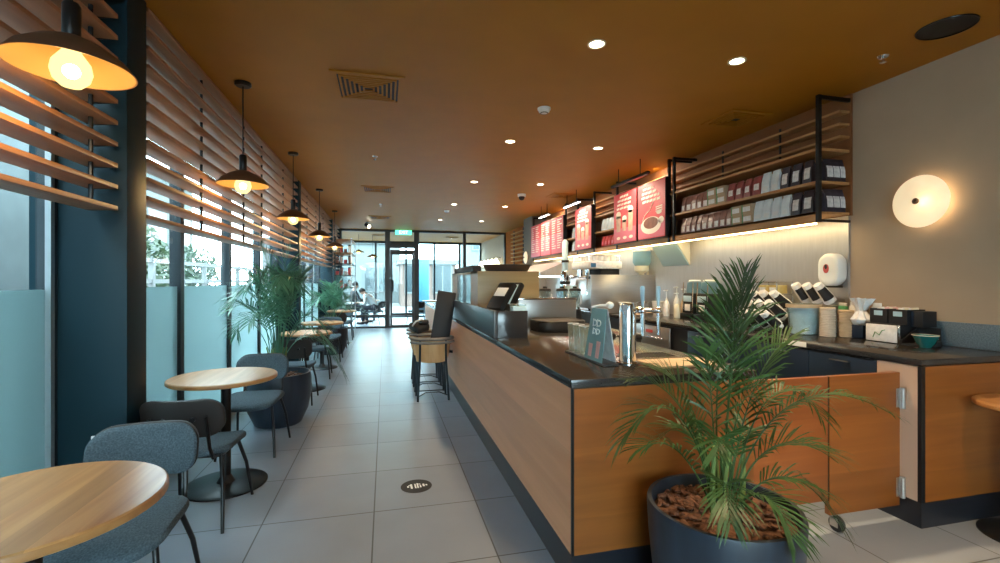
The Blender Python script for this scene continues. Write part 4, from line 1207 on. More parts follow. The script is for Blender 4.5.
for i, (y0, y1, lit, lab) in enumerate(((5.15, 6.1, False, 'dark picture light bar above the two near menu boards'), (7.25, 7.95, True, 'lit white picture light bar above the lone menu board'), (8.75, 9.35, True, 'lit white picture light bar above the far menu boards'))):
    t = thing('picture_light', lab, 'picture light', (3.16, (y0 + y1) / 2, 2.74), 0, 'picture lights over the menus')
    L = (y1 - y0) / 2
    obj('housing', B().b2(-0.022, 0.022, -L, L, 0.0, 0.03, 0.003), M['black'], t)
    obj('tube', B().b2(-0.018, 0.018, -L + .01, L - .01, -0.008, -0.001), M['bar_lit'] if lit else M['grate'], t)
    obj('drop_rod', B().cyl((0, -L * .6, 0.03), (0, -L * .6, CH - 2.74), 0.006, n=8).cyl((0, L * .6, 0.03), (0, L * .6, CH - 2.74), 0.006, n=8), M['black'], t)
for y, L in ((5.76, 1.2), (7.58, 0.66), (9.55, 2.0)):
    area('menu_wash', (3.14, y, 2.70), (0.55, 0, -1), 0.04, L, MENU_W * L, (1.0, 0.84, 0.62))

# ------------------------------------------------------------------ back counter goods
# steel partition across the counter
t = tag(obj('steel_partition', B().b2(2.76, XW - .024, 5.94, 5.965, 0, 0.535, 0.002).b2(2.76, XW - .024, 5.965, 6.0, 0.515, 0.535), M['steel'], loc=(0, 0, TB)), 'flat steel partition standing across the back counter', 'partition')
# pump bottles
for i, (x, y, m, h, lab) in enumerate(((3.50, 5.28, 'wrap', .20, 'white pump bottle nearest the steel partition'), (3.62, 5.24, 'white', .24, 'taller white pump bottle behind the amber syrup'), (3.46, 5.00, 'cream', .17, 'amber cream syrup bottle with a white pump'), (3.60, 5.06, 'kraft', .22, 'tan syrup bottle beside the coffee brewers'))):
    t = thing('pump_bottle', lab, 'pump bottle', (x, y, TB), 0.4, 'pump bottles on the back counter')
    obj('bottle', B().lathe([(0, 0), (0.036, 0), (0.038, 0.01), (0.038, h * .72), (0.028, h * .9), (0.014, h), (0, h)], n=20), M[m], t)
    obj('pump', B().cyl((0, 0, h), (0, 0, h + 0.022), 0.017, n=14).cyl((0, 0, h + .02), (0, 0, h + 0.12), 0.006, n=10).box((-0.02, 0, h + 0.125), (0.085, 0.02, 0.016), 0.005), M['white'], t)
# brewers
for i, (x, y, lab) in enumerate(((3.62, 4.88, 'black coffee brewer next to the pump bottles'), (3.62, 4.62, 'black coffee brewer half hidden by the palm tip'))):
    t = thing('coffee_brewer', lab, 'coffee brewer', (x, y, TB), 0, 'coffee brewers on the back counter')
    obj('base', B().b2(-0.14, 0.10, -0.10, 0.10, 0, 0.06, 0.008), M['black'], t)
    obj('body', B().b2(-0.10, 0.10, -0.105, 0.105, 0.061, 0.30, 0.02), M['blackm'], t)
    obj('tank', B().lathe([(0, 0.302), (0.09, 0.302), (0.096, 0.32), (0.085, 0.43), (0.05, 0.445), (0, 0.445)], n=20, sx=1.0, sy=1.05), M['hopper'], t)
    obj('lid', B().lathe([(0, 0.4455), (0.07, 0.4455), (0.06, 0.46), (0, 0.462)], n=20), M['white'], t)
    pn = obj('control_panel', B().b2(-0.106, -0.1005, -0.075, 0.075, 0.20, 0.27, 0.002), M['bluesteel'], t)
    obj('label', B().b2(-0.106, -0.1005, -0.05, 0.05, 0.09, 0.17, 0.002), M['wrap'], t)
    obj('trim_rail', B().cyl((-0.103, -0.09, 0.06), (-0.09, -0.09, 0.43), 0.007, n=8).cyl((-0.103, 0.09, 0.06), (-0.09, 0.09, 0.43), 0.007, n=8), M['chrome'], t)
# tubs by the partition
for i, (x, y, h, lab) in enumerate(((3.42, 5.72, .16, 'steel tub left of the pump bottles by the partition'), (3.60, 5.62, .17, 'white tub beside the steel tub by the partition'), (3.22, 5.84, .15, 'white tub nearest the counter edge by the partition'))):
    t = thing('ice_tub', lab, 'tub', (x, y, TB), 0, 'tubs in front of the partition')
    obj('tub', B().lathe([(0, 0), (0.065, 0), (0.085, h), (0.08, h), (0.06, 0.008), (0, 0.008)], n=24), M['steel'] if i == 0 else M['wrap'], t)
    obj('rim', B().tube([(0.085 * math.cos(2 * PI * k / 24), 0.085 * math.sin(2 * PI * k / 24), h) for k in range(24)], 0.005, 6, closed=True), M['chrome'] if i == 0 else M['white'], t)
# grinder with blue hopper behind the partition
t = thing('coffee_grinder', 'cream coffee grinder with a tinted blue hopper behind the partition', 'grinder', (3.655, 6.14, TB + 0.0))
obj('body', B().b2(-0.09, 0.09, -0.10, 0.10, 0, 0.50, 0.02), M['cream'], t)
obj('neck', B().lathe([(0.035, 0.50), (0.04, 0.56), (0.10, 0.60), (0.10, 0.67), (0, 0.67)], n=24), M['cream'], t)
obj('hopper', B().lathe([(0.098, 0.671), (0.13, 0.72), (0.13, 0.88), (0.0, 0.88)], n=24), M['hopper'], t)
obj('lid', B().lathe([(0, 0.8805), (0.135, 0.8805), (0.135, 0.90), (0.06, 0.915), (0, 0.915)], n=24), M['wrap'], t)
obj('side_arm', B().b2(0.10, 0.15, -0.03, 0.03, 0.40, 0.72, 0.008), M['cream'], t)
# espresso machine
t = thing('espresso_machine', 'white topped espresso machine on the back counter behind the tent card', 'espresso machine', (3.20, 6.52, TB))
obj('body', B().b2(-0.22, 0.30, -0.10, 0.50, 0.03, 0.48, 0.02), M['steel'], t)
obj('legs', B().cyl((-.2, 0, 0), (-.2, 0, .04), .02).cyl((.3, 0, 0), (.3, 0, .04), .02).cyl((-.2, .4, 0), (-.2, .4, .04), .02).cyl((.3, .4, 0), (.3, .4, .04), .02), M['black'], t)
hd_ = obj('head', B().b2(-0.28, 0.28, -0.14, 0.52, 0.63, 0.745, 0.025), M['wrap'], t)
obj('display', B().b2(-0.24, -0.16, -0.146, -0.1405, 0.655, 0.715), M['bldgblue'], hd_)
obj('column', B().b2(-0.05, 0.26, -0.08, 0.48, 0.481, 0.629, 0.01), M['blackm'], t)
obj('group_head', B().cyl((-0.20, 0.05, 0.63), (-0.20, 0.05, 0.52), 0.04, n=18).cyl((-0.20, 0.05, 0.53), (-0.36, 0.02, 0.50), 0.013, n=10), M['chrome'], t)
obj('group_head', B().cyl((-0.20, 0.35, 0.63), (-0.20, 0.35, 0.52), 0.04, n=18).cyl((-0.20, 0.35, 0.53), (-0.36, 0.33, 0.50), 0.013, n=10), M['chrome'], t)
obj('steam_wand', B().tube([(-0.25, -0.10, 0.63), (-0.29, -0.12, 0.45), (-0.30, -0.13, 0.25)], 0.008, 8), M['chrome'], t)
obj('cup_rail', B().tube([(-0.25, -0.10, 0.83), (0.25, -0.10, 0.83), (0.25, 0.48, 0.83), (-0.25, 0.48, 0.83)], 0.006, 8, closed=True).cyl((-.25, -.10, .745), (-.25, -.10, .83), .006).cyl((.25, -.10, .745), (.25, -.10, .83), .006).cyl((-.25, .48, .745), (-.25, .48, .83), .006).cyl((.25, .48, .745), (.25, .48, .83), .006), M['chrome'], t)
k_ = 0
for iy in range(2):
    for ix in range(5):
        mug((3.20 - 0.20 + ix * 0.10, 6.52 + 0.02 + iy * 0.2, TB + 0.7455), M['white'], 'white mug on top of the espresso machine, %s row, %s from the aisle' % (['front', 'back'][iy], ordn[ix].replace('nearest', 'first')), 'mugs on the espresso machine')
# blue pitcher hanging by the machine
t = thing('knock_box', 'pale blue round bin on a black stem before the espresso machine', 'bin', (2.45, 5.9, 0.0))
obj('bin', B().lathe([(0, 1.18), (0.06, 1.18), (0.085, 1.21), (0.085, 1.34), (0.08, 1.34), (0.08, 1.21), (0, 1.19)], n=24), M['bluesteel'], t)
obj('stem', B().cyl((0, 0, 0.02), (0, 0, 1.18), 0.022, n=14).lathe([(0, 0), (0.16, 0), (0.16, 0.02), (0, 0.02)], n=24), M['black'], t)
# tall blue grey cup dispenser
t = thing('cup_dispenser', 'tall blue grey tube dispenser rising to the menu boards', 'dispenser', (2.90, 7.25, 0.955))
obj('base', B().lathe([(0, 0), (0.11, 0), (0.11, 0.03), (0.05, 0.05), (0.05, 0.06), (0, 0.06)], n=24), M['chrome'], t)
obj('lower_tube', B().lathe([(0, 0.06), (0.06, 0.06), (0.075, 0.35), (0.075, 0.55), (0.055, 0.62), (0, 0.62)], n=24), M['chrome'], t)
obj('upper_tube', B().lathe([(0, 0.62), (0.05, 0.62), (0.05, 1.10), (0.02, 1.14), (0, 1.14)], n=24), M['bluesteel'], t)
obj('band', B().lathe([(0.052, 0.76), (0.062, 0.76), (0.062, 0.80), (0.052, 0.80)], n=24).lathe([(0.076, 0.40), (0.085, 0.40), (0.085, 0.45), (0.076, 0.45)], n=24), M['blackm'], t)
# wall hood
t = thing('wall_hood', 'steel hood with a bright underside over the far back counter', 'hood', (3.05, 7.95, 1.50))
obj('hood', B().prism([(-0.35, 0, 0.0), (XW - .026 - 3.05, 0, 0), (XW - .026 - 3.05, 0, 0.27), (0.15, 0, 0.27), (-0.35, 0, 0.06)], (0, 1.9, 0)), M['steelwall'], t)
obj('lamp_panel', B().b2(-0.2, 0.4, 0.3, 1.6, -0.008, -0.001), M['bar_lit'], t)
# blue grey wedge fixed to the wall
t = thing('wall_dispenser', 'blue grey slanted dispenser box with a cream end on the splashback', 'dispenser', (3.53, 5.17, 1.61))
obj('slant_front', B().prism([(0, 0, 0.32), (0.01, 0, 0.32), (0.226, 0, 0.0), (0.216, 0, 0.0)], (0, 0.56, 0)), M['bluesteel'], t)
obj('end_cheek', B().prism([(0.012, 0, 0.319), (0.226, 0, 0.319), (0.226, 0, 0.0)], (0, -0.018, 0)), M['cream'], t)
obj('end_cheek', B().prism([(0.012, 0.56, 0.319), (0.226, 0.56, 0.319), (0.226, 0.56, 0.0)], (0, 0.018, 0)), M['cream'], t)
obj('top', B().b2(0.012, 0.226, 0, 0.56, 0.3195, 0.325), M['cream'], t)

# rack of cup stacks lying tilted
t = thing('cup_rack', 'black sloping rack holding nested paper cups', 'cup rack', (3.33, 3.53, TB))
obj('side', B().prism([(-0.10, -0.22, 0), (0.18, -0.22, 0), (0.18, -0.22, 0.24)], (0, 0.012, 0)), M['blackm'], t)
obj('side', B().prism([(-0.10, 0.22, 0), (0.18, 0.22, 0), (0.18, 0.22, 0.24)], (0, 0.012, 0)), M['blackm'], t)
obj('base', B().b2(-0.10, 0.18, -0.207, 0.219, 0, 0.008).b2(0.165, 0.18, -0.207, 0.219, 0.009, 0.23), M['blackm'], t)
def cups(loc, direction, label, L=0.22, r=0.044):
    """a nested stack of white paper cups with a dark printed side, base outwards"""
    t = thing('paper_cup_stack', label, 'paper cups', loc, 0, 'tilted paper cup stacks')
    q = Vector(direction).normalized().to_track_quat('Z', 'X').to_matrix().to_4x4()
    prof = [(0, 0), (r, 0)]
    for i in range(6):
        z = L * (0.06 + 0.22 * i / 6)
        prof += [(r * 1.03, z), (r * 1.05, z + .003), (r * 1.0, z + .006)]
    prof += [(r * .96, L * .4), (r * .76, L - .008), (r * .70, L), (r * .66, L - 0.004), (0, L - 0.006)]
    b = B().lathe(prof, n=24); b.bm.transform(q); obj('cups', b, M['wrap'], t)
    b = B()
    n = 12
    vv = Vector((-0.45, -0.85, -0.25))
    vl = q.to_3x3().inverted() @ vv
    a0 = math.atan2(vl.y, vl.x)
    rows = []
    for z in (0.04, L * .4, L * .80):
        rad = (r * 1.055 if z < L * .3 else r * (.96 - .20 * (z / L - .4) / .6)) + .0015
        rows.append([b.bm.verts.new((rad * math.cos(a0 + (i / n - .5) * 1.9), rad * math.sin(a0 + (i / n - .5) * 1.9), z)) for i in range(n + 1)])
    for a, c in zip(rows, rows[1:]):
        for i in range(n): b.bm.faces.new((a[i], a[i + 1], c[i + 1], c[i]))
    b.bm.transform(q)
    obj('printed_panel', b, M['blackm'], t)
dirn = (-0.80, 0.02, 0.62)
for j, (z, x0) in enumerate(((0.045, 3.33), (0.13, 3.40), (0.215, 3.47))):
    for i in range(3):
        y = 3.35 + i * 0.12 + j * 0.02
        cups((x0, y, TB + z), dirn, 'tilted paper cup stack with a black side, %s tier, %s from the right' % (['bottom', 'middle', 'top'][j], ordn[i].replace('nearest', 'first')))
for i, y in enumerate((3.15, 3.26, 3.37)):
    cups((3.655, y, TB + 0.272), (-0.62, 0.10, 0.75), 'leaning paper cup stack above the clear bin, ' + ['nearest the towel dispenser', 'in the middle', 'farthest from the towel dispenser'][i], 0.19, 0.047)
t = thing('cup_stand', 'chrome wire stand carrying the leaning cup stacks behind the clear bin', 'stand', (3.645, 3.27, TB))
b = B()
for x in (-0.085, 0.085):
    for y in (-0.17, 0.17): b.cyl((x, y, 0), (x, y, 0.235), 0.005, n=8)
obj('legs_frame', b, M['chrome'], t)
obj('tray', B().b2(-0.09, 0.09, -0.18, 0.18, 0.2355, 0.243, 0.002).b2(0.082, 0.09, -0.18, 0.18, 0.243, 0.29), M['steel'], t)
# wire rack with yellow cartons
t = thing('wire_rack', 'small wire rack behind the tilted paper cups', 'rack', (3.62, 3.72, TB))
b = B()
for x in (-0.09, 0.09):
    for y in (-0.14, 0.14): b.cyl((x, y, 0), (x, y, 0.44), 0.005, n=8)
for z in (0.20, 0.32, 0.435):
    b.tube([(-0.09, -0.14, z), (0.09, -0.14, z), (0.09, 0.14, z), (-0.09, 0.14, z)], 0.004, 6, closed=True)
    for k in range(7): b.cyl((-0.09, -0.12 + k * .04, z), (0.09, -0.12 + k * .04, z), 0.0025, n=6)
obj('frame', b, M['chrome'], t)
for i, (y, z) in enumerate(((3.66, .205), (3.78, .205), (3.66, .325), (3.78, .325))):
    t = thing('yellow_carton', 'yellow carton on the wire rack, %s %s' % (['lower', 'upper'][i // 2], ['right', 'left'][i % 2]), 'carton', (3.62, y, TB + z), 0, 'yellow cartons on the wire rack')
    obj('box', B().box((0, 0, 0.042), (0.12, 0.10, 0.078), 0.004), M['yellowbox'], t)
    obj('label', B().box((-0.061, 0, 0.045), (0.002, 0.07, 0.03)), M['wrap'], t)
# clear bin
t = thing('clear_bin', 'large milky clear bin between the cups and the lid stacks', 'bin', (3.40, 3.17, TB))
obj('walls', B().lathe([(0, 0), (0.11, 0), (0.135, 0.25), (0.14, 0.255), (0.13, 0.255), (0.105, 0.006), (0, 0.006)], n=28, sx=1.0, sy=0.85), M['acrylic'], t)
ct = obj('packed_cups', B().lathe([(0, 0.008), (0.10, 0.008), (0.122, 0.225), (0, 0.235)], n=28, sx=1.0, sy=0.85), M['wrap'], t)
obj('kraft_band', B().lathe([(0.1365, 0.225), (0.143, 0.225), (0.143, 0.253), (0.1365, 0.253)], n=28, sx=1.0, sy=0.85), M['kraft'], t)
# lid stacks
for i, (x, y, h, lab) in enumerate(((3.44, 2.99, .235, 'tall stack of kraft paper lids next to the clear bin'), (3.55, 2.93, .215, 'kraft lid stack behind the tall lid stack'))):
    t = thing('lid_stack', lab, 'lids', (x, y, TB), 0, 'stacks of lids')
    prof = [(0, 0)]
    n = 18
    for k in range(n):
        z0 = h * k / n
        prof += [(0.052, z0 + .001), (0.058, z0 + h / n * .45), (0.052, z0 + h / n * .9)]
    prof += [(0.04, h), (0, h)]
    obj('lids', B().lathe(prof, n=24), M['kraft'] if i else M['wrapk'], t)
# rolled napkin bags and a plastic bag
t = thing('utensil_bag', 'crumpled white plastic bag fanned out beside the lids', 'bag', (3.60, 2.845, TB))
b = B()
rr = random.Random(3)
n = 20
rings = []
for z, r0 in ((0.10, .05), (0.125, .070), (0.15, .080), (0.18, .05), (0.21, .028), (0.26, .045), (0.31, .075)):
    rings.append([b.bm.verts.new((r0 * (1 + .28 * math.sin(k * 3.1) + rr.uniform(-.1, .1)) * math.cos(2 * PI * k / n), r0 * (1 + .28 * math.sin(k * 3.1) + rr.uniform(-.1, .1)) * math.sin(2 * PI * k / n), z + rr.uniform(-.006, .006))) for k in range(n)])
for a, c in zip(rings, rings[1:]):
    for k in range(n): b.bm.faces.new((a[k], a[(k + 1) % n], c[(k + 1) % n], c[k]))
b.bm.faces.new(rings[0][::-1])
obj('bag', b, M['wrap'], t)
obj('holder', B().b2(-0.055, 0.055, -0.055, 0.055, 0, 0.105, 0.006), M['navy'], t)
for i, (x, y, z, m, lab) in enumerate(((3.70, 2.98, 0.25, 'wrap', 'white wrapped cutlery pack leaning at the wall, left'), (3.70, 2.89, 0.26, 'kraft', 'brown paper packet between the white packs'), (3.70, 2.80, 0.25, 'wrap', 'white wrapped cutlery pack leaning at the wall, right'), (3.68, 3.06, 0.24, 'green', 'green and white packet below the towel dispenser'))):
    t = thing('cutlery_pack', lab, 'packet', (x, y, TB), 0, 'packets along the wall')
    obj('pack', B().box((0, 0, z / 2), (0.04, 0.07, z), 0.012), M[m], t)
    obj('crimped_top', B().box((0, 0, z + 0.012), (0.008, 0.066, 0.026), 0.002), M['wrap'], t)
# napkin dispenser and condiment bins
t = thing('napkin_dispenser', 'black napkin holder with a white front bearing a green mark', 'napkin dispenser', (3.52, 2.62, TB))
obj('body', B().b2(0, 0.22, -0.11, 0.13, 0, 0.135, 0.004), M['blackm'], t)
f = obj('front_panel', B().b2(-0.012, -0.001, -0.10, 0.12, 0.004, 0.128, 0.005), M['wrap'], t)
obj('green_mark', B().tube([(-0.0135, 0.065, 0.03), (-0.0135, 0.05, 0.07), (-0.0135, 0.02, 0.05), (-0.0135, 0.0, 0.085), (-0.0135, -0.02, 0.09)], 0.003, 5), M['green'], f)
obj('metal_edge', B().b2(-0.012, 0.0, -0.118, -0.1025, 0, 0.132, 0.002), M['chrome'], t)
t = thing('open_tray', 'low black tray holding a pink paper, right of the napkin holder', 'tray', (3.57, 2.50, TB))
obj('tray', B().prism([(-0.06, 0, 0), (0.12, 0, 0), (0.12, 0, 0.12), (0.10, 0, 0.12), (-0.06, 0, 0.03)], (0, -0.012, 0)).b2(-0.06, 0.12, -0.135, -0.0125, 0, 0.01).b2(0.108, 0.12, -0.135, -0.0125, 0.0105, 0.12).b2(-0.06, 0.107, -0.148, -0.1355, 0, 0.03), M['blackm'], t)
t = thing('pink_sachet', 'pink sachet lying in the low black tray', 'sachet', (3.60, 2.43, TB + 0.011))
obj('sachet', B().tube([(0, -0.03, 0.0), (0, -0.02, 0.022), (0, 0, 0.03), (0, 0.02, 0.022), (0, 0.03, 0.0)], 0.007, 6), M['pinkdrink'], t)
for i, (y, lab) in enumerate(((2.69, 'black condiment bin with a white label, left of two'), (2.555, 'black condiment bin with a white label, right of two'))):
    t = thing('condiment_bin', lab, 'bin', (3.565, y, TB + 0.1355), 0, 'condiment bins on the napkin holder')
    obj('bin', B().b2(0, 0.17, -0.062, 0.062, 0, 0.006).b2(0, 0.008, -0.062, 0.062, 0.006, 0.105).b2(0.162, 0.17, -0.062, 0.062, 0.006, 0.105).b2(0.008, 0.162, -0.062, -0.055, 0.006, 0.105).b2(0.008, 0.162, 0.055, 0.062, 0.006, 0.105), M['blackm'], t)
    obj('label', B().b2(-0.0025, -0.0005, -0.03, 0.03, 0.055, 0.09), M['bluesteel'], t)
    rr = random.Random(i + 40)
    for k in range(6):
        c_ = ['white', 'pink', 'cream'][k % 3]
        s_ = thing('sugar_sachet', '%s sachet sticking up in the %s condiment bin' % (c_ + [' folded', ' flat'][k // 3], ['left', 'right'][i]), 'sachet', (3.595 + 0.022 * k, y + rr.uniform(-.03, .03), TB + 0.1355 + 0.0065), 0, 'sachets in the condiment bins')
        obj('sachet', B().box((0, 0, 0.055), (0.006, 0.045, 0.11), 0.002, rz=rr.uniform(-.3, .3), rx=rr.uniform(-.12, .12)), M[{'white': 'wrap', 'pink': 'pinkdrink', 'cream': 'cream'}[c_]], s_)
t = thing('side_bin', 'plain black bin right of the labelled condiment bins', 'bin', (3.60, 2.452, TB + 0.1215))
obj('bin', B().b2(0.0, 0.13, -0.035, 0.038, 0.0, 0.11, 0.004), M['blackm'], t)
obj('edge', B().b2(-0.003, -0.0005, 0.025, 0.038, 0.0, 0.11), M['navy'], t)
t = thing('teal_bowl', 'glazed teal bowl at the end of the back counter', 'bowl', (3.50, 2.335, TB))
obj('bowl', B().lathe([(0, 0), (0.032, 0), (0.034, 0.010), (0.052, 0.03), (0.068, 0.075), (0.071, 0.082), (0.0675, 0.082), (0.05, 0.035), (0, 0.016)], n=36), M['tealbowl'], t)
obj('rim_glaze', B().tube([(0.0695 * math.cos(2 * PI * k / 36), 0.0695 * math.sin(2 * PI * k / 36), 0.082) for k in range(36)], 0.0022, 6, closed=True), M['cream'], t)
# towel dispenser
t = thing('towel_dispenser', 'white rounded paper towel dispenser on the wall', 'towel dispenser', (XW - 0.0245, 3.175, 1.36))
def tdf(u, v, z): return (-0.055 - z, u, 0.14 + v * (1.0))
obj('case', B().pad(0.195, 0.275, 0.085, 0.105, tdf, 0.02), M['white'], t)
obj('outlet', B().b2(-0.095, -0.02, -0.07, 0.07, -0.012, 0.004, 0.004), M['grate'], t)
lg = B().lathe([(0, 0), (0.026, 0), (0.026, 0.003), (0, 0.003)], n=20, sx=1.5)
lg.move((-0.1085, 0.01, 0.15), ry=-PI / 2)
l_ = obj('round_mark', lg, M['redmark'], t)
lg = B().lathe([(0, 0.0035), (0.012, 0.0035), (0.012, 0.005), (0, 0.005)], n=14, sx=1.6)
lg.move((-0.1085, 0.01, 0.165), ry=-PI / 2)
obj('dark_mark', lg, M['blackm'], l_)

# tools around the far work area
for i, (x, y, lab) in enumerate(((1.92, 4.95, 'steel milk pitcher behind the steel housing, left'), (1.98, 5.2, 'steel milk pitcher behind the steel housing, right'), (1.70, 5.1, 'steel milk pitcher nearest the pastry case'))):
    t = thing('milk_pitcher', lab, 'pitcher', (x, y, TZ + 0.001), 0.6 * i, 'milk pitchers on the bar')
    obj('jug', B().lathe([(0, 0), (0.055, 0), (0.062, 0.03), (0.05, 0.11), (0.055, 0.15), (0.051, 0.15), (0.046, 0.11), (0.05, 0.01), (0, 0.01)], n=20), M['chrome'], t)
    obj('handle', B().tube([(0.052, 0, 0.13), (0.095, 0, 0.12), (0.095, 0, 0.05), (0.06, 0, 0.035)], 0.007, 6), M['chrome'], t)
for i, (x, y, lab) in enumerate(((1.68, 4.78, 'black handled blender jug by the pastry case end'), (1.86, 4.74, 'black handled blender jug over the housing, middle'), (2.02, 4.76, 'black handled blender jug over the housing, right'))):
    t = thing('blender_jug', lab, 'blender', (x, y, TZ + 0.001), 0.5, 'blenders on the bar')
    obj('base', B().lathe([(0, 0), (0.075, 0), (0.08, 0.02), (0.065, 0.14), (0, 0.14)], n=20), M['blackm'], t)
    obj('jug', B().lathe([(0, 0.1405), (0.05, 0.1405), (0.065, 0.34), (0.06, 0.34), (0, 0.16)], n=20), M['acrylic'], t)
    obj('lid', B().lathe([(0, 0.3405), (0.067, 0.3405), (0.06, 0.365), (0.025, 0.37), (0.025, 0.39), (0, 0.39)], n=20), M['blackm'], t)
    obj('handle', B().tube([(0.062, 0, 0.31), (0.105, 0, 0.30), (0.105, 0, 0.20), (0.058, 0, 0.19)], 0.009, 6), M['wrap'], t)

# ------------------------------------------------------------------ stacked high chairs by the counter
def make_high(y, label, lift=0.0):
    t = thing('high_chair', label, 'high chair', (0.545, y, 0), 0, 'wooden high chairs by the counter')
    n = 15
    def arc(z, r, rb=0.155):
        return [(r * 1.25 * math.sin(a), -r * 0.85 * math.cos(a), z) for a in [(-0.62 + 1.24 * i / (n - 1)) * PI for i in range(n)]]
    b = B()
    rows = [arc(0.45, .150), arc(0.56, .165), arc(0.715, .178)]
    rin = [arc(0.45, .140), arc(0.56, .155), arc(0.715, .168)]
    vo = [[b.bm.verts.new(p) for p in r_] for r_ in rows]; vi = [[b.bm.verts.new(p) for p in r_] for r_ in rin]
    for a, c in zip(vo, vo[1:]):
        for j in range(n - 1): b.bm.faces.new((a[j], a[j + 1], c[j + 1], c[j]))
    for a, c in zip(vi, vi[1:]):
        for j in range(n - 1): b.bm.faces.new((a[j + 1], a[j], c[j], c[j + 1]))
    for j in range(n - 1):
        b.bm.faces.new((vo[-1][j], vo[-1][j + 1], vi[-1][j + 1], vi[-1][j])); b.bm.faces.new((vo[0][j + 1], vo[0][j], vi[0][j], vi[0][j + 1]))
    for e in (0, n - 1):
        for k in range(2): b.bm.faces.new((vo[k][e], vo[k + 1][e], vi[k + 1][e], vi[k][e]))
    obj('curved_back', b, M['highwood'], t)
    obj('arm_rail', B().tube(arc(0.722, .196) , 0.021, 8), M['rail'], t)
    obj('arm_rail', B().tube(arc(0.680, .205)[2:-2], 0.016, 8), M['rail'], t)
    obj('seat', B().lathe([(0, 0.44), (0.145, 0.44), (0.15, 0.45), (0.145, 0.458), (0, 0.46)], n=24, sy=0.8), M['highwood'], t)
    for sx in (-1, 1):
        for sy in (-1, 1):
            obj('leg', B().tube([(sx * 0.15, sy * 0.105, 0.70 if sy < 0 else 0.46), (sx * 0.155, sy * 0.11, 0.44), (sx * 0.180, sy * 0.15, 0.0)], [0.013, 0.014, 0.013], 8), M['frame'], t)
    obj('stretcher', B().tube([(-0.166, -0.135, 0.06), (-0.08, -0.03, 0.075), (0.08, -0.03, 0.075), (0.166, -0.135, 0.06)], 0.007, 6).tube([(-0.166, 0.135, 0.06), (-0.08, 0.03, 0.085), (0.08, 0.03, 0.085), (0.166, 0.135, 0.06)], 0.007, 6), M['black'], t)
    return t
make_high(5.62, 'wooden high chair with a curved plywood back, nearest in the row by the counter')
make_high(6.12, 'wooden high chair directly behind the nearest one by the counter')
make_high(6.62, 'wooden high chair farthest in the row by the counter')
t = thing('black_board', 'tall black board leaning in the nearest high chair', 'board', (0.665, 5.64, 0.462))
b = B().box((0, 0, 0.41), (0.225, 0.02, 0.82), 0.004, ry=0.16, rx=-0.05)
obj('panel', b, M['blackm'], t)
obj('lip', B().box((0.03, -0.012, 0.10), (0.20, 0.006, 0.03), 0.001, ry=0.16), M['grate'], t)
t = thing('dark_bag', 'dark bag slung on the arm of the second high chair', 'bag', (0.42, 6.05, 0.765))
obj('bag', B().box((0, 0, 0.055), (0.20, 0.22, 0.10), 0.035, rz=0.5, rx=0.25, ry=-0.2, seg=3).box((0.05, -0.03, 0.10), (0.12, 0.15, 0.07), 0.03, rz=0.2, rx=-0.4, seg=3), M['blackm'], t)
obj('strap', B().tube([(-0.09, -0.08, 0.07), (-0.05, -0.10, 0.13), (0.03, -0.09, 0.155), (0.09, -0.06, 0.12)], 0.010, 6), M['wrap'], t)

# ------------------------------------------------------------------ ceiling fixtures
def downlight(x, y, label):
    t = thing('downlight', label, 'downlight', (x, y, CH), 0, 'ceiling downlights')
    obj('trim_ring', B().lathe([(0.045, -0.001), (0.062, -0.001), (0.060, -0.008), (0.047, -0.006)], n=32), M['cream'], t)
    obj('lens', B().lathe([(0, -0.0045), (0.046, -0.0035), (0.046, -0.001), (0, -0.001)], n=28), M['downlit'], t)
    light('downlight_beam', 'SPOT', (x, y, CH - 0.03), DOWN_W, (1.0, 0.72, 0.40), radius=0.05, spot=1.75, blend=0.9)
dl = ['nearest', 'second', 'third', 'fourth', 'fifth']
for i, y in enumerate((2.82, 5.01, 7.18, 9.37, 11.80)):
    downlight(1.35, y, 'lit downlight over the service counter, %s in the left row' % dl[i])
for i, y in enumerate((2.80, 5.02, 7.11, 9.4, 11.83)):
    downlight(2.42, y, 'lit downlight over the bar gangway, %s in the right row' % dl[i])
downlight(1.35, 0.62, 'lit downlight behind the view, left row')
downlight(2.45, 0.60, 'lit downlight behind the view, right row')

def vent(x, y, s, label, dark=False):
    t = thing('ceiling_vent', label, 'ceiling vent', (x, y, CH), 0, 'square ceiling vents')
    h = s / 2
    b = B()
    def sq(o, i_, z0, z1):
        b.b2(-o, o, -o, -i_, z0, z1); b.b2(-o, o, i_, o, z0, z1); b.b2(-o, -i_, -i_, i_, z0, z1); b.b2(i_, o, -i_, i_, z0, z1)
    sq(h, h - 0.045, -0.012, -0.001)
    obj('frame', b, M['ceiling'], t)
    b = B()
    k = 0; o = h - 0.06
    while o > 0.03:
        sq(o, o - 0.014, -0.016, -0.004); o -= 0.034
    obj('louvres', b, M['ceiling'], t)
    obj('backing', B().b2(-h + .045, h - .045, -h + .045, h - .045, -0.003, -0.001), M['blackm'], t)
vent(-0.13, 3.90, 0.55, 'square louvred vent in the ceiling nearest the viewer')
vent(-0.13, 8.15, 0.52, 'second square louvred vent along the aisle ceiling')
vent(-0.13, 11.7, 0.52, 'third square louvred vent near the far glazing')
vent(3.27, 3.80, 0.44, 'dark square vent above the near shelf bay')
vent(3.10, 7.95, 0.44, 'dark square vent above the lone menu board')
vent(-0.2, 16.2, 0.5, 'square vent in the lobby ceiling, left')
vent(2.3, 16.4, 0.5, 'square vent in the lobby ceiling, right')

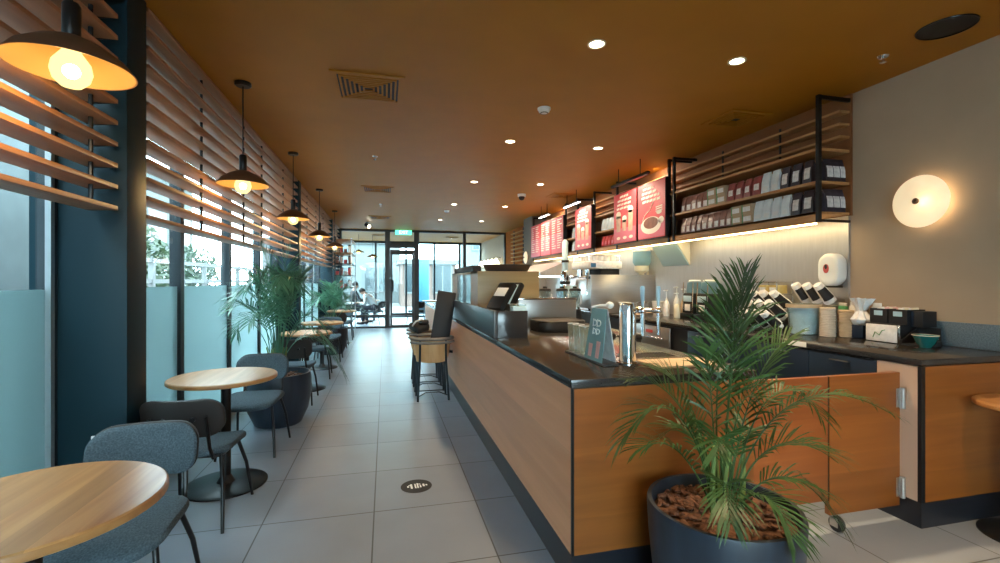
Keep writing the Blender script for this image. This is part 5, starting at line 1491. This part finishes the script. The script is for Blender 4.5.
def smoke(x, y, label, r=0.055):
    t = thing('smoke_detector', label, 'smoke detector', (x, y, CH), 0, 'smoke detectors')
    obj('base', B().lathe([(0, -0.001), (r, -0.001), (r, -0.016), (0, -0.016)], n=24), M['white'], t)
    obj('dome', B().lathe([(r * .86, -0.017), (r * .80, -0.036), (r * .5, -0.046), (0, -0.047)], n=24), M['white'], t)
    obj('vents', B().lathe([(r * .62, -0.0445), (r * .64, -0.046), (r * .50, -0.049), (r * .48, -0.047)], n=24), M['grate'], t)
smoke(1.39, 3.98, 'white smoke detector on the ceiling before the nearest downlights', 0.06)
smoke(1.31, 10.2, 'white smoke detector far down the aisle ceiling', 0.06)
t = thing('security_camera', 'white dome security camera on the orange ceiling', 'security camera', (2.37, 8.0, CH))
obj('mount', B().lathe([(0, -0.001), (0.075, -0.001), (0.07, -0.045), (0, -0.045)], n=24), M['white'], t)
obj('dome', B().ball((0, 0, -0.058), 0.055, 16), M['blackm'], t)
def sprinkler(x, y, label):
    t = thing('sprinkler', label, 'sprinkler', (x, y, CH), 0, 'ceiling sprinklers')
    obj('plate', B().lathe([(0, -0.001), (0.035, -0.001), (0.030, -0.008), (0, -0.008)], n=20), M['chrome'], t)
    obj('head', B().cyl((0, 0, -0.008), (0, 0, -0.03), 0.010, n=10).lathe([(0, -0.044), (0.02, -0.044), (0.02, -0.041), (0, -0.041)], n=14).cyl((0.009, 0, -0.028), (0.009, 0, -0.042), 0.003, n=6).cyl((-0.009, 0, -0.028), (-0.009, 0, -0.042), 0.003, n=6), M['chrome'], t)
sprinkler(3.356, 2.5, 'chrome sprinkler on the ceiling above the wall sconce')
sprinkler(-0.127, 6.01, 'chrome sprinkler on the aisle ceiling between the vents')
sprinkler(-0.10, 9.7, 'small sprinkler on the far aisle ceiling')
t = thing('ceiling_speaker', 'round black speaker grille in the ceiling corner', 'speaker', (3.349, 2.12, CH))
obj('grille', B().lathe([(0, -0.006), (0.13, -0.006), (0.14, -0.001), (0, -0.001)], n=40), M['blackm'], t)
obj('ring', B().lathe([(0.14, -0.001), (0.146, -0.001), (0.144, -0.009), (0.138, -0.009)], n=40), M['black'], t)
t = thing('track_spotlight', 'small spotlight on the ceiling left of the exit sign', 'spotlight', (-0.47, 12.75, CH))
obj('stem', B().cyl((0, 0, -0.001), (0, 0, -0.07), 0.012, n=10).lathe([(0, -0.001), (0.05, -0.001), (0.05, -0.012), (0, -0.012)], n=18), M['black'], t)
obj('can', B().cyl((-0.04, 0.03, -0.06), (0.05, -0.05, -0.12), 0.045, 0.05, n=18), M['black'], t)
obj('lens', B().cyl((0.05, -0.05, -0.12), (0.053, -0.053, -0.122), 0.044, n=18), M['downlit'], t)
t = thing('exit_sign', 'green lit exit sign hung above the glass door', 'exit sign', (0.52, 14.15, CH))
obj('bracket', B().cyl((-0.12, 0, -0.001), (-0.12, 0, -0.035), 0.007, n=8).cyl((0.12, 0, -0.001), (0.12, 0, -0.035), 0.007, n=8), M['black'], t)
pl = obj('sign_face', B().b2(-0.24, 0.24, -0.02, 0.02, -0.175, -0.035, 0.004), M['exit'], t)
fc = bpy.data.curves.new('exit_text', 'FONT')
fc.body = 'EXIT'; fc.size = 0.13; fc.align_x = 'CENTER'; fc.align_y = 'CENTER'; fc.extrude = 0.001
fo = bpy.data.objects.new('tmp_text', fc); COL.objects.link(fo)
dg = bpy.context.evaluated_depsgraph_get()
me = bpy.data.meshes.new_from_object(fo.evaluated_get(dg))
bpy.data.objects.remove(fo); bpy.data.curves.remove(fc)
me.name = 'exit_letters'
me.transform(Matrix.Translation((0, -0.0225, -0.105)) @ Matrix.Rotation(PI / 2, 4, 'X'))
me.materials.clear(); me.materials.append(M['signwhite'])
lo = bpy.data.objects.new('letters', me); COL.objects.link(lo); lo.parent = pl

# ------------------------------------------------------------------ sconces
def sconce(loc, r, nx, label):
    t = thing('wall_sconce', label, 'wall lamp', loc, 0, 'round glass wall sconces')
    q = Vector(nx).to_track_quat('Z', 'Y').to_matrix().to_4x4()
    b = B().lathe([(0, 0), (0.06, 0), (0.06, 0.03), (0.02, 0.035), (0.02, 0.07), (0, 0.07)], n=24); b.bm.transform(q); obj('mount', b, M['brass'], t)
    b = B().lathe([(0, 0.085), (r * .5, 0.080), (r * .85, 0.066), (r, 0.050), (r * 1.01, 0.053), (r * .86, 0.071), (r * .5, 0.086), (0, 0.091)], n=48); b.bm.transform(q); obj('glass_disc', b, M['sconce'], t)
    b = B().lathe([(0, 0.090), (0.020, 0.090), (0.022, 0.10), (0.012, 0.112), (0, 0.114)], n=20); b.bm.transform(q); obj('finial', b, M['brass'], t)
    p = Vector(loc) + Vector(nx) * 0.03
    return t
sconce((XW - 0.002, 2.52, 1.975), 0.185, (-1, 0, 0), 'round glowing glass sconce on the beige wall at right')
light('sconce_bulb', 'POINT', (XW - 0.052, 2.475, 1.97), SCONCE_W, (1.0, 0.78, 0.45), radius=0.03)
sconce((3.398, 10.95, 1.99), 0.15, (-1, 0, 0), 'round glowing glass sconce on the far grey column')
for i in range(5):
    y = 15.2 + i * 0.62
    t = thing('lobby_lamp', 'small cone shaded lamp on the lobby wall, %s from the storefront' % ordn[i].replace('nearest', 'first'), 'wall lamp', (XW - 0.002, y, 1.95), 0, 'cone lamps on the lobby wall')
    obj('bracket', B().tube([(0, 0, 0.25), (-0.12, 0, 0.27), (-0.17, 0, 0.24)], 0.01, 6), M['black'], t)
    obj('shade', B().lathe([(0.03, 0.24), (0.14, 0.02), (0.13, 0.02), (0.02, 0.24)], c=(-0.17, 0, 0), n=20), M['bar_warm'], t)
b = B()
# wood slats on the far right wall
t = thing('slat_screen', 'oak slat panel on the right wall before the far glazing', 'slat screen', (XW - 0.032, 12.25, 0))
for i in range(11):
    z = 2.80 - i * 0.115
    obj('slat', B().b2(-0.12, 0, 0, 1.15, z - .012, z + .012, 0.002), M['farslat'], t)
for y in (0.1, 1.05): obj('batten', B().b2(-0.06, -0.03, y - .01, y + .01, 1.55, 2.9), M['black'], t)
# lobby pendants seen through the glass
for i, (x, y, z, lab) in enumerate(((-0.86, 16.0, 2.36, 'gold pendant cluster lamp in the lobby, higher'), (-0.42, 16.1, 2.22, 'gold pendant cluster lamp in the lobby, lower'))):
    t = thing('lobby_pendant', lab, 'pendant lamp', (x, y, z), 0, 'gold lobby pendants')
    obj('cord', B().cyl((0, 0, 0.1), (0, 0, CH - z), 0.005, n=6), M['black'], t)
    obj('shade', B().lathe([(0.02, 0.10), (0.06, 0.08), (0.20, 0.0), (0.19, 0.0), (0.05, 0.075), (0.02, 0.095)], n=24), M['brassin'], t)
    obj('bulb', B().ball((0, 0, 0.02), 0.05, 12), M['bulb'], t)

# floor sticker
t = thing('floor_sticker', 'round black floor sticker with white marks in the aisle', 'floor sticker', (0.205, 3.225, 0.0005), 0.05)
st = obj('disc', B().lathe([(0, 0.001), (0.105, 0.001), (0.105, 0), (0, 0)], n=48), M['blackm'], t)
b = B()
for x0, x1, y0, y1 in ((-.062, -.050, -.012, .012), (-.040, -.026, -.035, .035), (-.052, -.026, .012, .022), (-.012, -.002, -.035, .035), (.004, .014, -.035, .040), (.014, .030, .020, .030), (.022, .032, -.03, .01), (.042, .056, -.018, .022), (.062, .074, -.010, .010)):
    b.b2(x0, x1, y0, y1, 0.0012, 0.0018)
obj('white_marks', b, M['paper'], st)

# ------------------------------------------------------------------ two seated people behind the storefront
def skin(name, verts, edges, radii, m, parent, root=0, sub=2):
    me = bpy.data.meshes.new(name)
    me.from_pydata([Vector(v) for v in verts], edges, [])
    o = bpy.data.objects.new(name, me); COL.objects.link(o)
    o.modifiers.new('skin', 'SKIN').use_smooth_shade = True
    for i, r_ in enumerate(radii):
        me.skin_vertices[0].data[i].radius = (r_, r_) if not isinstance(r_, tuple) else r_
        me.skin_vertices[0].data[i].use_root = (i == root)
    s = o.modifiers.new('sub', 'SUBSURF'); s.levels = sub; s.render_levels = sub
    bpy.context.view_layer.update()
    dg = bpy.context.evaluated_depsgraph_get()
    m2 = bpy.data.meshes.new_from_object(o.evaluated_get(dg))
    bpy.data.objects.remove(o)
    m2.name = name
    m2.materials.clear(); m2.materials.append(m)
    for p in m2.polygons: p.use_smooth = True
    o = bpy.data.objects.new(name, m2); COL.objects.link(o)
    if parent is not None: o.parent = parent
    return o
def person(loc, rz, lean, shirt_m, label):
    t = thing('person', label, 'person', loc, rz)
    # local frame: facing +Y, seated with hips at z = 0.50
    sn, cs = math.sin(lean), math.cos(lean)
    def T(x, y, z): # torso point above the hips, leaned forward
        return (x, y * cs + z * sn, 0.555 + z * cs - y * sn)
    V, E_, Rd = [], [], []
    def add(p, r_, to=None):
        V.append(p); Rd.append(r_)
        if to is not None: E_.append((to, len(V) - 1))
        return len(V) - 1
    hip = add((0, 0, 0.555), 0.125)
    w_ = add(T(0, 0, 0.18), 0.115, hip); c = add(T(0, 0, 0.38), 0.135, w_); nb = add(T(0, 0, 0.52), 0.075, c); nk = add(T(0, 0.02, 0.58), 0.052, nb)
    hd = add(T(0, 0.05, 0.68), 0.085, nk); ht = add(T(0, 0.05, 0.76), 0.082, hd)
    arms = []
    for s in (-1, 1):
        sh = add(T(s * 0.17, 0, 0.48), 0.062, c); el = add(T(s * 0.24, 0.12, 0.24), 0.043, sh)
        wr = add((s * 0.16, 0.42 + 0.2 * sn, 0.70), 0.028, el); pm = add((s * 0.14, 0.50 + 0.2 * sn, 0.705), 0.030, wr)
        arms.append((sh, el, wr))
        for k in range(4):
            f1 = add((s * (0.115 + 0.018 * k), 0.545 + 0.2 * sn + [0.0, .008, .006, -.004][k], 0.70), 0.0095, pm); add((s * (0.113 + 0.019 * k), 0.58 + 0.2 * sn + [0.0, .01, .006, -.008][k], 0.685), 0.008, f1)
        th = add((s * 0.10, 0.50 + 0.2 * sn, 0.70), 0.010, pm); add((s * 0.085, 0.535 + 0.2 * sn, 0.695), 0.0085, th)
    legs = []
    for s in (-1, 1):
        h2 = add((s * 0.10, 0.05, 0.545), 0.090, hip); kn = add((s * 0.13, 0.42, 0.525), 0.062, h2); an = add((s * 0.13, 0.40, 0.09), 0.040, kn); ft = add((s * 0.135, 0.55, 0.035), 0.035, an)
        legs.append((h2, kn, an, ft))
    skin('body', V, E_, Rd, M['skin'], t)
    # clothing, a little larger than the body
    sv = [V[hip], V[w_], V[c], V[nb]]; sr = [0.150, 0.140, 0.160, 0.088]; se = [(0, 1), (1, 2), (2, 3)]
    for sh, el, wr in arms:
        n = len(sv); sv += [V[sh], V[el], tuple(Vector(V[el]).lerp(Vector(V[wr]), 0.8))]; sr += [0.076, 0.056, 0.042]; se += [(2, n), (n, n + 1), (n + 1, n + 2)]
    skin('shirt', sv, se, sr, shirt_m, t)
    tv = [V[hip]]; tr_ = [0.135]; te = []
    for h2, kn, an, ft in legs:
        n = len(tv); tv += [V[h2], V[kn], V[an]]; tr_ += [0.104, 0.078, 0.058]; te += [(0, n), (n, n + 1), (n + 1, n + 2)]
    skin('trousers', tv, te, tr_, M['trouser'], t)
    hc = Vector(V[hd])
    b = B().ball(tuple(Vector(V[ht]) + Vector((0, -0.02, 0.0))), 0.105, 16, (0.92, 1.02, 0.85))
    obj('hair', b, M['hair'], t)
    fb = B().ball(tuple(hc + Vector((0, 0.088, -0.005))), 0.016, 10, (0.8, 1.2, 1.3)); obj('nose', fb, M['skin'], t)
    for s in (-1, 1):
        obj('ear', B().ball(tuple(hc + Vector((s * 0.088, 0, 0.0))), 0.024, 10, (0.4, 0.8, 1.2)), M['skin'], t)
        obj('eye', B().ball(tuple(hc + Vector((s * 0.032, 0.083, 0.025))), 0.010, 8), M['blackm'], t)
    obj('mouth', B().ball(tuple(hc + Vector((0, 0.082, -0.04))), 0.018, 8, (1.2, 0.4, 0.35)), M['pinkdrink'], t)
    for h2, kn, an, ft in legs:
        a = Vector(V[an]); f = Vector(V[ft])
        obj('shoe', B().box(((a.x + f.x) / 2, f.y - 0.06, 0.04), (0.095, 0.26, 0.08), 0.03), M['blackm'], t)
    return t
person((-1.06, 16.5, 0.0), -1.2, 0.05, M['shirt_dark'], 'person in a dark jacket seated behind the storefront glass')
person((-0.30, 15.75, 0.0), 1.1, 0.7, M['shirt_white'], 'person in a white shirt bending forward behind the storefront glass')
make_table(-0.40, 17.15, 0.20, 'small lobby table between the two seated people', M['tablewoody'], 0.18)
chair(-1.06, 16.5, -1.2, 'lobby chair under the person in the dark jacket')
chair(-0.30, 15.75, 1.1, 'lobby chair under the person in the white shirt')
chair(0.98, 15.6, 0.5, 'lobby chair seen just right of the glass door')
make_table(1.55, 16.2, 0.32, 'round lobby table right of the glass door', M['tablewoody'], 0.22)
# hide nothing, helper empties only
